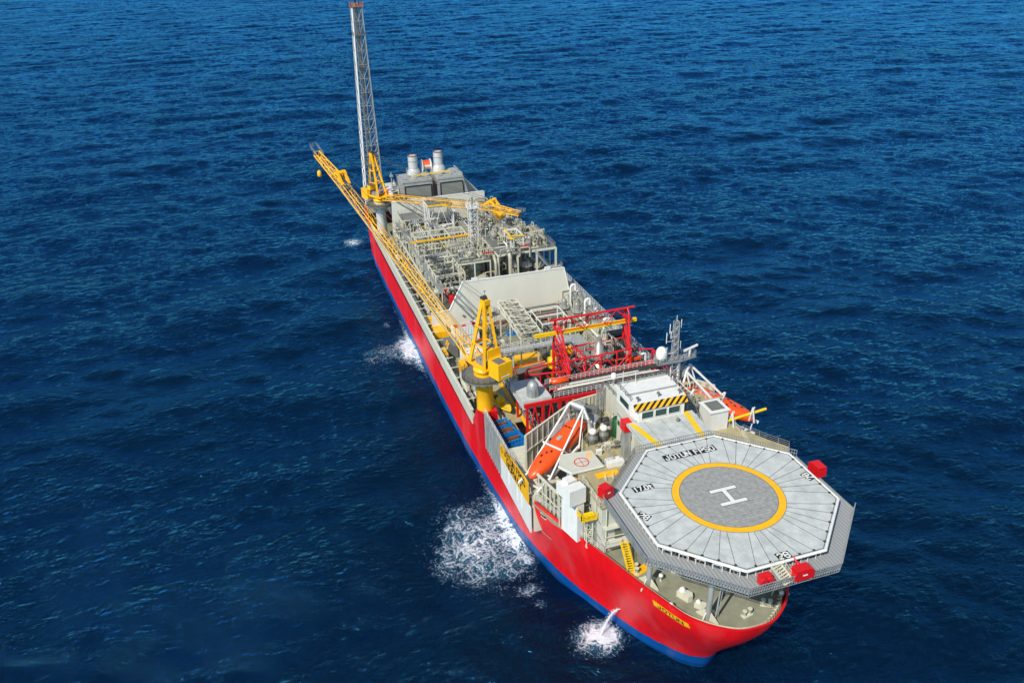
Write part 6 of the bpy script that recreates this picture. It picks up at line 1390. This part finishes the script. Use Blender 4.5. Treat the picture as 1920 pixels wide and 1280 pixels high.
part('deck', MB().box(-12.5, 8, 80.8, 83.2, 20.6, 20.8), 'grey', t); part('railing', MB().rail([(-12.5, 80.8, 20.8), (8, 80.8, 20.8)], 1.1, 1.4).rail([(-12.5, 83.2, 20.8), (8, 83.2, 20.8)], 1.1, 1.4), 'white', t)
for x in (-12, -6, 0.3, 7.6): part('leg', MB().bar((x, 82, MZ), (x, 82, 20.6), .3), 'cream', t)
container('grey_roof_house', 8.6, 84.5, 15.5, 8.6, 5.4, 3.6, R(3), 'grey', 'grey flat roofed equipment house behind the red gantry', 'equipment house')
solo('equipment_plinth', MB().box(3.2, 14, 80, 89, MZ, 15.49), 'mid', 'grey plinth carrying the flat roofed house', 'plinth')
frame(6.0, 13.5, 95, 104, MZ, 19.2, 'white open frame over a grey skid before the blast wall', rail=False, deck=None, brace=False, col='white', sz=.2)
for x, y in ((8, 98), (11.5, 101), (4, 108.5), (9.5, 108.5), (14.5, 108), (-5.6, 108), (-6.8, 100.5), (-7.2, 88), (-9, 83.5), (15, 92), (15.2, 98), (-4.8, 93.5), (6.0, 92.5)):
    k = rnd.random()
    if k < .35: pumps(x, y, MZ, rnd)
    elif k < .7: manifold(x, y, MZ, rnd, 4.2)
    else: hvessel(x, y, MZ, 3.6, .9, 'x', 'steel')
rack((-4, 106.8, 15.4), (16.5, 106.8, 15.4), 5, .7, .24, 'row of brown and grey pipes at the foot of the white blast wall', ('rustm', 'mid', 'steel'), z0=MZ)
rack((3, 109.6, 16.6), (17.5, 109.6, 16.6), 3, .6, .22, 'upper row of rusty pipes hanging on the white blast wall', ('rustm', 'mid'), z0=MZ)
# small goods and machinery filling the turret deck
cols = [('mid', 'dark grey'), ('grey', 'light grey'), ('steel', 'silver'), ('yellow', 'yellow'), ('blue', 'blue'), ('cream', 'cream'), ('dull', 'dull'), ('rustm', 'rusty'), ('dark', 'black'), ('fire', 'red')]
for k in range(64):
    x, y = rnd.uniform(-13.5, 16), rnd.uniform(58, 110)
    if 76 < y < 92 and 1 < x < 14: continue
    ci, cn = cols[rnd.choice([0, 0, 1, 2, 2, 3, 4, 5, 5, 6, 6, 7, 8, 9])]; j = k % 4; a = rnd.uniform(.5, 1.5); h = rnd.uniform(.9, 3.2); mb = MB()
    if j == 0: mb.box(x-a, x+a, y-a*.6, y+a*.6, MZ, MZ+h).box(x-a-.05, x+a+.05, y-a*.6-.05, y+a*.6+.05, MZ+h, MZ+h+.1); nm, ct = 'deck_box', 'box'
    elif j == 1: mb.pipe([(x-a*1.6, y, MZ), (x-a*1.6, y, MZ+h), (x+a*1.6, y, MZ+h), (x+a*1.6, y, MZ)], .15, 7).tube((x, y, MZ), (x, y, MZ+h), .3); nm, ct = 'pipe_loop', 'pipe'
    elif j == 2: mb.lathe([(.3, -a), (.55, -a*.9), (.55, a*.9), (.3, a)], (x, y, MZ+.9), 14, 'x').box(x-a*.7, x+a*.7, y-.4, y+.4, MZ, MZ+.5); nm, ct = 'drum_tank', 'tank'
    else:
        mb.box(x-a, x+a, y-a*.6, y+a*.6, MZ, MZ+.15)
        for sx in (-1, 1):
            for sy in (-1, 1): mb.bar((x+sx*a, y+sy*a*.6, MZ), (x+sx*a, y+sy*a*.6, MZ+h), .12)
        for z in (MZ+h, MZ+h*.5): mb.bar((x-a, y-a*.6, z), (x+a, y-a*.6, z), .1); mb.bar((x-a, y+a*.6, z), (x+a, y+a*.6, z), .1); mb.bar((x-a, y-a*.6, z), (x-a, y+a*.6, z), .1); mb.bar((x+a, y-a*.6, z), (x+a, y+a*.6, z), .1)
        mb.box(x-a*.6, x+a*.5, y-a*.3, y+a*.35, MZ+.15, MZ+h*.6); nm, ct = 'open_rack', 'rack'
    solo(nm, mb, ci, lab(f'{cn} {nm.replace("_", " ")}', x, y), ct, group='small gear on the turret deck')
# port side pipe racks
rack((19.6, 48, 19.6), (19.6, 112, 19.6), 5, .55, .22, 'long rack of pale pipes along the port rail', z0=MZ)
rack((16.6, 74, 17.5), (16.6, 111, 17.5), 4, .6, .2, 'inner rack of cream pipes along the port side before the blast wall', z0=MZ)
t = thing('port_walkway', 'long white railed walkway on the outer port side of the pipe rack', 'walkway', (21.6, 80, MZ))
part('deck', MB().box(21.2, 22.9, 47, 122, 19.4, 19.55), 'grey', t); part('railing', MB().rail([(22.8, 47, 19.55), (22.8, 122, 19.55)], 1.1, 1.5).rail([(21.3, 47, 19.55), (21.3, 122, 19.55)], 1.1, 1.5), 'white', t)
for y in range(48, 122, 6): part('bracket', MB().bar((22.6, y, 19.3), (21.4, y, 15), .25).bar((21.2, y, 19.3), (21.2, y, 13), .3), 'cream', t)
for k, y in enumerate((60, 66, 76, 86, 92, 98, 104, 108)):
    solo('vent_gooseneck', MB().pipe([(18.8, y, 17.5), (18.8, y, 22.6), (20.2, y, 22.9), (20.2, y, 21)], .3, 8), 'white' if k % 2 else 'steel', lab('white gooseneck vent' if k % 2 else 'silver gooseneck vent', 18.8, y), 'vent', group='gooseneck vents along the port rail')
vvessel(17.2, 99.5, MZ, 9.2, .8, 'steel'); vvessel(15.4, 104, MZ, 8.5, .7, 'steel')
t = thing('davit_arm', 'pale davit with a square frame end beyond the port walkway', 'davit', (22, 62, 19.5)); part('arm', MB().pipe([(20.4, 62, 19.5), (20.4, 62, 23.6), (25.0, 62.4, 23.8), (25.0, 62.4, 21.4)], .12), 'white', t); part('base', MB().tube((20.4, 62, 19.4), (20.4, 62, 20.2), .3), 'galv', t)
solo('black_roof_box', MB().box(14.8, 19.2, 72.5, 75.5, 20.5, 24.8), 'black', 'black topped box behind the right leg of the red gantry', 'box')
t = thing('grey_railed_landing', 'railed landing in front of the black topped box', 'landing', (17, 71.5, 20)); part('deck', MB().box(14.6, 20.2, 70.4, 72.4, 22.0, 22.15), 'mid', t); part('railing', MB().rail([(14.6, 70.4, 22.1), (20.2, 70.4, 22.1), (20.2, 72.3, 22.1)], 1.1, 1.0), 'white', t); part('leg', MB().bar((20, 71.5, MZ), (20, 71.5, 22), .3), 'cream', t)
for x, y in ((-3, 60.5), (-9.6, 60.5), (3, 57.5), (13.5, 57.6)):
    pass
solo('orange_cover', MB().lathe([(.1, -2.0), (.6, -1.7), (.7, 0), (.6, 1.7), (.1, 2.0)], (-3.6, 57.6, 25.0), 12, 'x'), 'orange', 'orange rolled cover lying on the red walkway platform', 'cover')
solo('pink_fender', MB().bar((12.6, 60.2, 25.0), (16.2, 60.6, 25.2), .6, .6), 'orange', 'pale orange beam lying below the right leg of the red gantry', 'beam')
rack((-6, 48, 17.5), (-6, 51.5, 17.5), 3, .8, .3, 'short pipes between wind wall and red platform', z0=MZ, legs=False)

# ---------------------------------------------------------------- accommodation clutter
UZ = 26.0
for i, (x, y, l) in enumerate(((-6.7, 33.2, 'left of the two round capped vents behind the starboard lifeboat'), (-4.4, 33.6, 'right of the two round capped vents beside the green tank'))):
    t = thing('capped_vent', l, 'vent', (x, y, UZ), group='capped vents behind the starboard lifeboat')
    part('body', MB().lathe([(1.0, 0), (1.0, 1.3), (.55, 1.5), (.55, 1.9)], (x, y, UZ), 18), 'mid', t); part('cap', MB().lathe([(.6, 1.9), (.68, 2.0), (.68, 2.5), (.4, 2.75), (.02, 2.85)], (x, y, UZ), 18), 'white', t)
    part('guard', MB().rail([(x-1.3, y-1.2, UZ), (x+1.2, y-1.2, UZ), (x+1.2, y+1.2, UZ), (x-1.3, y+1.2, UZ)], 1.2, 1.2, closed=True), 'dark', t)
t = thing('green_tank', 'dark green upright tank left of the bridge', 'tank', (-1.6, 33.6, UZ)); part('body', MB().lathe([(1.05, 0), (1.05, 3.6), (.8, 3.8)], (-1.6, 33.6, UZ), 20), 'green', t); part('strap', ring(MB(), (-1.6, 33.6), 1.05, 1.1, UZ+1.2, UZ+1.35, 20), 'dark', t)
t = thing('red_hose_locker', 'red hose locker beside the yellow line left of the bridge', 'locker', (-3.0, 27.0, 30)); part('housing', MB().box(-3.9, -2.3, 26.2, 28, 31.6, 33.4), 'fire', t); part('stand', MB().box(-3.7, -2.5, 26.4, 27.8, UZ, 31.6), 'galv', t)
t = thing('grey_control_cabinet', 'grey control cabinet behind the stern of the starboard lifeboat', 'cabinet', (-4.2, 39.6, UZ)); part('housing', MB().box(-5.6, -3.2, 39, 41, UZ, UZ+2.9), 'mid', t); part('door', MB().box(-5.4, -4.5, 38.93, 38.99, UZ+.3, UZ+2.5), 'grey', t)
mb = MB()
for k in range(6): mb.pipe([(-2.6+k*.5, 41+.2*k, UZ), (-2.6+k*.5, 41+.2*k, 33-k*.4)], .13)
for k in range(5): mb.bar((-2.8, 40.8, UZ+1+k*1.3), (.4, 42.2, UZ+1+k*1.3), .1)
solo('vent_pipe_cluster', mb, 'galv', 'cluster of grey vent pipes at the rear left corner of the bridge', 'vent pipes')
pumps(-1.3, 37.4, UZ, rnd, 'dark'); manifold(-6.2, 42.2, UZ, rnd, 3.4)
for x, y in ((-9.0, 24.0), (2, 0)): pass
for k, (x0, y0, x1, y1) in enumerate(((-13.6, 24.0, -13.6, 28.6), (-9.8, 30.6, -7.7, 35.6), (-7.7, 35.6, -7.7, 43.0))):
    solo('safety_railing', MB().rail([(x0, y0, UZ), (x1, y1, UZ)], 1.1, 1.2), 'white', ['white railing beside the marked platform post', 'white railing beside the nose of the capped vents', 'white railing behind the stern of the starboard lifeboat'][k], 'railing', group='railings round the lifeboat deck')
for k, (x, y, a, h) in enumerate(((-5.0, 30.5, .5, 1.0), (-3.4, 30.0, .4, 1.3), (-7.2, 29.2, .45, .9), (-10.2, 28.2, .4, 1.1), (-12.4, 24.8 , .3, 1.2), (-1.4, 36.0, .6, 1.8), (-5.6, 36.8, .7, 1.6), (-6.8, 40.2, .4, 2.2))):
    solo('deck_locker', MB().box(x-a, x+a, y-a*.7, y+a*.7, UZ, UZ+h).box(x-a-.05, x+a+.05, y-a*.7-.05, y+a*.7+.05, UZ+h, UZ+h+.08), ['cream', 'mid', 'white', 'grey'][k % 4], ['small cream', 'narrow dark grey', 'low white', 'light grey', 'slim cream', 'tall dark grey', 'broad white', 'tall light grey'][k]+' deck locker on the tan deck beside the starboard lifeboat', 'locker', group='lockers on the tan deck')
for k in range(5): solo('deck_pipe', MB().pipe([(-7.0+k*.45, 31.5-k*.5, UZ), (-7.0+k*.45, 31.5-k*.5, UZ+.5+k*.12), (-1.0, 31.2-k*.5, UZ+.5+k*.12), (-1.0, 31.2-k*.5, UZ+2)], .08+.02*(k % 2), 6), ['pipe', 'steel', 'white'][k % 3], f'{["cream", "silver", "white", "second cream", "second silver"][k]} pipe running low across the tan deck before the capped vents', 'pipe', group='low pipes on the tan deck')
solo('safety_railing', MB().rail([(-4.8, 19.0, 28.1), (-6.6, 15.2, 28.1)], 1.1, 1.0).rail([(-9.2, 23.2, 28.1), (-7.0, 23.4, 28.1), (-6.8, 27, 28.1)], 1.1, 1.0), 'galv', 'grey safety railing beside the marked platform', 'railing')
solo('white_stretcher_box', MB().box(-8.6, -5.6, 22.2, 23.2, 28.1, 29.0).box(-8.4, -5.8, 23.3, 24.2, 28.1, 28.7), 'white', 'white box pair at the corner of the marked platform', 'box')
t = thing('deck_stair', 'grey stair with yellow top leading down beside the helideck corner', 'stair', (-8, 18.6, 24)); part('stair', MB().stair((-9.8, 15.0, 24.2), (-9.6, 20.0, 28.2), 1.3, 10), 'cream', t); part('landing', MB().box(-11.4, -7.4, 20.0, 21.4, 28.15, 28.3), 'yellow', t)
# bow side superstructure on the starboard edge
t = thing('ventilation_unit', 'white boxy ventilation unit on a tall white panel above the red hull', 'ventilation unit', (-17, 18, 18.7))
part('panel', MB().slab([(-17.5, 20.8, 19.0), (-16.4, 16.6, 19.0), (-16.4, 16.6, 27.2), (-17.5, 20.8, 27.2)], (1.3, .35, 0)), 'white', t)
part('box', MB().obox((-16.9, 18.6, 28.2), (1.2, .3, 0), (-.5, 2.0, 0), (0, 0, 1.0)).obox((-16.6, 17.3, 28.4), (1.5, .3, 0), (-.2, .9, 0), (0, 0, 1.5)), 'white', t)
part('hood', MB().obox((-16.6, 19.6, 29.5), (.8, .2, 0), (-.2, .8, 0), (0, 0, .35)), 'white', t)
p_ = MB().box(-16.6, -13.9, 14.4, 16.2, 25.0, 25.12); part('yellow_platform', MB().box(-16.6, -13.9, 14.4, 16.2, 25.0, 25.12).rail([(-13.9, 14.4, 25.1), (-16.6, 14.4, 25.1), (-16.6, 16.2, 25.1)], 1.1, .8, t=.09).box(-16.65, -13.9, 14.3, 14.4, 24.9, 25.25), 'lemon', t)
part('support_truss', MB().truss((-14.8, 15.6, 18.7), (-14.8, 15.6, 25), 1.0, .9, 5, .09, .06, up=V((0, 1, 0))), 'cream', t)
t = thing('yellow_guard_frame', 'yellow guard railing behind the white ventilation unit', 'guard rail', (-15.5, 22, 26)); part('rail', MB().rail([(-17.8, 21.4, 25.6), (-14.0, 23.6, 25.6), (-13.9, 20.6, 25.6)], 1.2, .9, t=.12), 'yellow', t); part('deck', MB().prism([(-17.8, 21.4), (-14.0, 23.6), (-13.9, 17.6), (-16.0, 17)], 25.4, 25.55), 'mid', t); part('post', MB().bar((-17.6, 21.5, 19), (-17.6, 21.5, 25.4), .2).bar((-14.3, 23.2, 19), (-14.3, 23.2, 25.4), .2), 'cream', t)
t = thing('deck_edge_structure', 'pale posts, pipes and railing along the deck edge between lifeboat and ventilation unit', 'side structure', (-17, 25, 19))
for k in range(7): part('post', MB().bar((-18.6+k*.25, 29-k*1.25, 19.0), (-18.6+k*.25, 29-k*1.25, 24.6), .22), 'cream', t)
part('beam', MB().bar((-18.7, 29.3, 24.6), (-17.0, 21.4, 24.6), .3, .4).bar((-18.7, 29.3, 21.6), (-17.0, 21.4, 21.6), .15), 'cream', t)
part('railing', MB().rail([(-19.5, 28.6, 20.1), (-17.6, 23.2, 20.1), (-15.8, 17.4, 20.1), (-13.8, 11.8, 20.1)], 1.0, 1.5), 'white', t)
part('pipe', MB().pipe([(-17.8, 28, 19.4), (-17.8, 28, 23.2), (-15, 28, 23.4), (-14.6, 24, 23.4), (-14.6, 24, 19)], .4, 10).pipe([(-16.8, 26, 19.4), (-16.6, 24.4, 21), (-15.2, 22, 21)], .22), 'pipe', t)
# port side of the accommodation
t = thing('white_cabin_tower', 'tall white cabin with a grey roof panel between bridge and port lifeboat', 'cabin', (14.2, 27.5, 22))
part('wall', MB().box(12.4, 16.0, 25.6, 29.4, 28.1, 32.19), 'white', t); part('roof_light', MB().box(12.9, 15.5, 26.1, 28.9, 32.41, 32.5), 'mid', t); part('roof', MB().box(12.2, 16.2, 25.4, 29.6, 32.2, 32.4), 'white', t)
t = thing('yellow_boom_pole', 'yellow pole held out over the port side by two white stands', 'boom', (20, 26.5, 28.4)); part('pole', MB().tube((15.4, 26.0, 29.6), (24.6, 26.8, 29.9), .27), 'lemon', t)
for x in (17.2, 21.4): part('stand', MB().bar((x, 25.4, 28.4), (x, 26.2, 31.2), .2).bar((x+.6, 27.2, 28.4), (x+.3, 26.2, 31.2), .2).bar((x-.4, 26.4, 28.4), (x, 26.2, 31.2), .2), 'white', t)
t = thing('port_deck_stair', 'grey stair with railings right of the approach deck', 'stair', (10.5, 28, 28.1)); part('stair', MB().stair((10.2, 24.0, 28.2), (10.2, 29.4, 32.4), 1.4, 10), 'grey', t); part('landing', MB().box(8.2, 11.4, 29.4, 32.6, 32.3, 32.45).rail([(8.2, 29.4, 32.4), (11.4, 29.4, 32.4), (11.4, 32.6, 32.4)], 1.1, 1.1), 'mid', t)
for i, (x, y) in enumerate(((10.0, 35.5), (13.5, 34), (16, 39), (11.5, 37.8), (17.5, 32.0))):
    (pumps if i % 2 else (lambda a, b2, c_, d: manifold(a, b2, c_, d, 3.2)))(x, y, 28.1, rnd)
solo('red_valve_box', MB().box(16.4, 17.6, 14.2, 15.2, 28.4, 29.3), 'fire', 'small red valve box at the port corner behind the helideck rim', 'valve box')
solo('white_pipe_davit', MB().pipe([(12, 33, 28.1), (12, 33, 31), (14, 34.4, 32)], .22), 'white', 'thick white davit post behind the cabin tower', 'davit')
# ---------------------------------------------------------------- foredeck fittings
def bollard(x, y, rz, label):
    t = thing('mooring_bollard', label, 'bollard', (x, y, 18.7), rz, 'cream mooring bollards on the foredeck')
    part('base_plate', MB().box(-.9, .9, -.4, .4, 0, .12), 'cream', t, local=True)
    for sx in (-.5, .5): part('post', MB().lathe([(.26, .1), (.26, .9), (.36, .95), (.36, 1.05)], (sx, 0, 0), 14), 'cream', t, local=True)
bollard(1.2, -6.2, R(10), 'cream twin bollard nearest to the bow tip'); bollard(5.0, -5.4, R(-30), 'cream twin bollard right of centre under the fore edge of the helideck')
bollard(-10.0, 7.6, R(70), 'cream twin bollard beside the left helideck leg')
def lump(name, x, y, rz, s, label, cat):
    t = thing(name, label, cat, (x, y, 18.7), rz)
    part('body', MB().prism([(-1.0*s, -.5*s), (.8*s, -.6*s), (1.1*s, .1), (.7*s, .6*s), (-.9*s, .5*s)], 0, .9*s), 'cream', t, local=True); part('cap', MB().lathe([(.4*s, .9*s), (.45*s, 1.1*s), (.2*s, 1.35*s)], (-.5*s, .1*s, 0), 12), 'white', t, local=True)
lump('deck_vent', -5.6, 0.0, R(-60), 1.15, 'large cream deck vent in the open middle of the foredeck', 'deck vent'); lump('deck_vent', -4.4, -2.6, R(-50), .9, 'cream deck vent just left of the middle helideck leg', 'deck vent')
lump('deck_vent', -4.2, 5.5, R(20), .8, 'small cream vent under the left fore edge of the helideck', 'deck vent')
t = thing('grey_hatch', 'blue grey deck hatch box in the middle of the foredeck', 'hatch', (1.4, -1.0, 18.7)); part('coaming', MB().box(.1, 2.6, -1.8, .2, 18.7, 19.5), 'mid', t); part('lid', MB().box(0, 2.7, -1.9, .3, 19.5, 19.65), 'grey', t)
t = thing('mooring_winch', 'dark mooring winch in the shade under the helideck', 'winch', (-1.5, 6.5, 18.7)); part('drum', MB().lathe([(.9, -1.2), (.9, -1.1), (.5, -1.1), (.5, 1.1), (.9, 1.1), (.9, 1.2)], (-1.5, 6.5, 19.8), 18, 'x'), 'rustm', t); part('frame', MB().box(-3.1, -2.8, 5.8, 7.2, 18.7, 20).box(-.2, .1, 5.8, 7.2, 18.7, 20), 'mid', t)
for i, (x, y) in enumerate(((-8.8, -1.5), (-7.4, 4.4), (7.8, -5.0))): solo('mushroom_vent', MB().lathe([(.16, 0), (.16, .9), (.4, 1.0), (.3, 1.3), (.02, 1.4)], (x, y, 18.7), 12), 'white', ['white mushroom vent near the bulwark left of the bow name', 'white mushroom vent close to the left helideck leg', 'white mushroom vent near the right bulwark of the bow'][i], 'vent')

# ---------------------------------------------------------------- discharge water and splashes
jet = MB(); P0 = V((XC-hx(12.0, 6.6)-.05, 12.0, 6.6)); vel = V((-2.6, .9, .3)); pts = []
for k in range(15): tt = k*.086; pts.append(P0+vel*tt+V((0, 0, -4.9*tt*tt)))
rj = random.Random(5); n = 8; vs = []
for i, p in enumerate(pts):
    r = .07+.018*i
    for j in range(n): a = 6.2832*j/n; q = r*rj.uniform(.6, 1.3); vs.append((p.x+q*math.cos(a)*.8, p.y+q*math.sin(a), p.z+q*.4*math.sin(a)))
jet.add(vs, [(i*n+j, (i+1)*n+j, (i+1)*n+(j+1) % n, i*n+(j+1) % n) for i in range(len(pts)-1) for j in range(n)], True)
for k in range(900):
    i = rj.randrange(2, 15); p = pts[i]; q = p+V((rj.gauss(0, .05+.03*i), rj.gauss(0, .05+.03*i), rj.gauss(0, .05+.02*i))); s_ = rj.uniform(.01, .035); jet.obox(q, (s_, 0, 0), (0, s_, 0), (0, 0, s_))
fm = bpy.data.materials.new('white_water'); fm.use_nodes = True; fm.node_tree.nodes['Principled BSDF'].inputs['Alpha'].default_value = .55; bb = fm.node_tree.nodes['Principled BSDF']; bb.inputs['Base Color'].default_value = (.78, .82, .85, 1); bb.inputs['Roughness'].default_value = .6; M['foam'] = fm
solo('discharge_jet', jet, 'foam', 'white jet of water pouring from the bow side into the sea', 'water jet', kind='stuff')
sp = MB()
for cx, cy, sx, sy, n_, h in ((-12.3, 12.9, .7, .7, 2600, .45),):
    for k in range(n_):
        x, y = rj.gauss(cx, sx), rj.gauss(cy, sy); 
        if x > -XC-19.5 and y > 35: continue
        z = abs(rj.gauss(.15, h)); s_ = rj.uniform(.01, .03); sp.obox((x, y, z), (s_, 0, 0), (0, s_, 0), (0, 0, s_))
solo('splash_spray', sp, 'foam', 'white spray drops thrown up from the foam along the red hull', 'spray', kind='stuff')
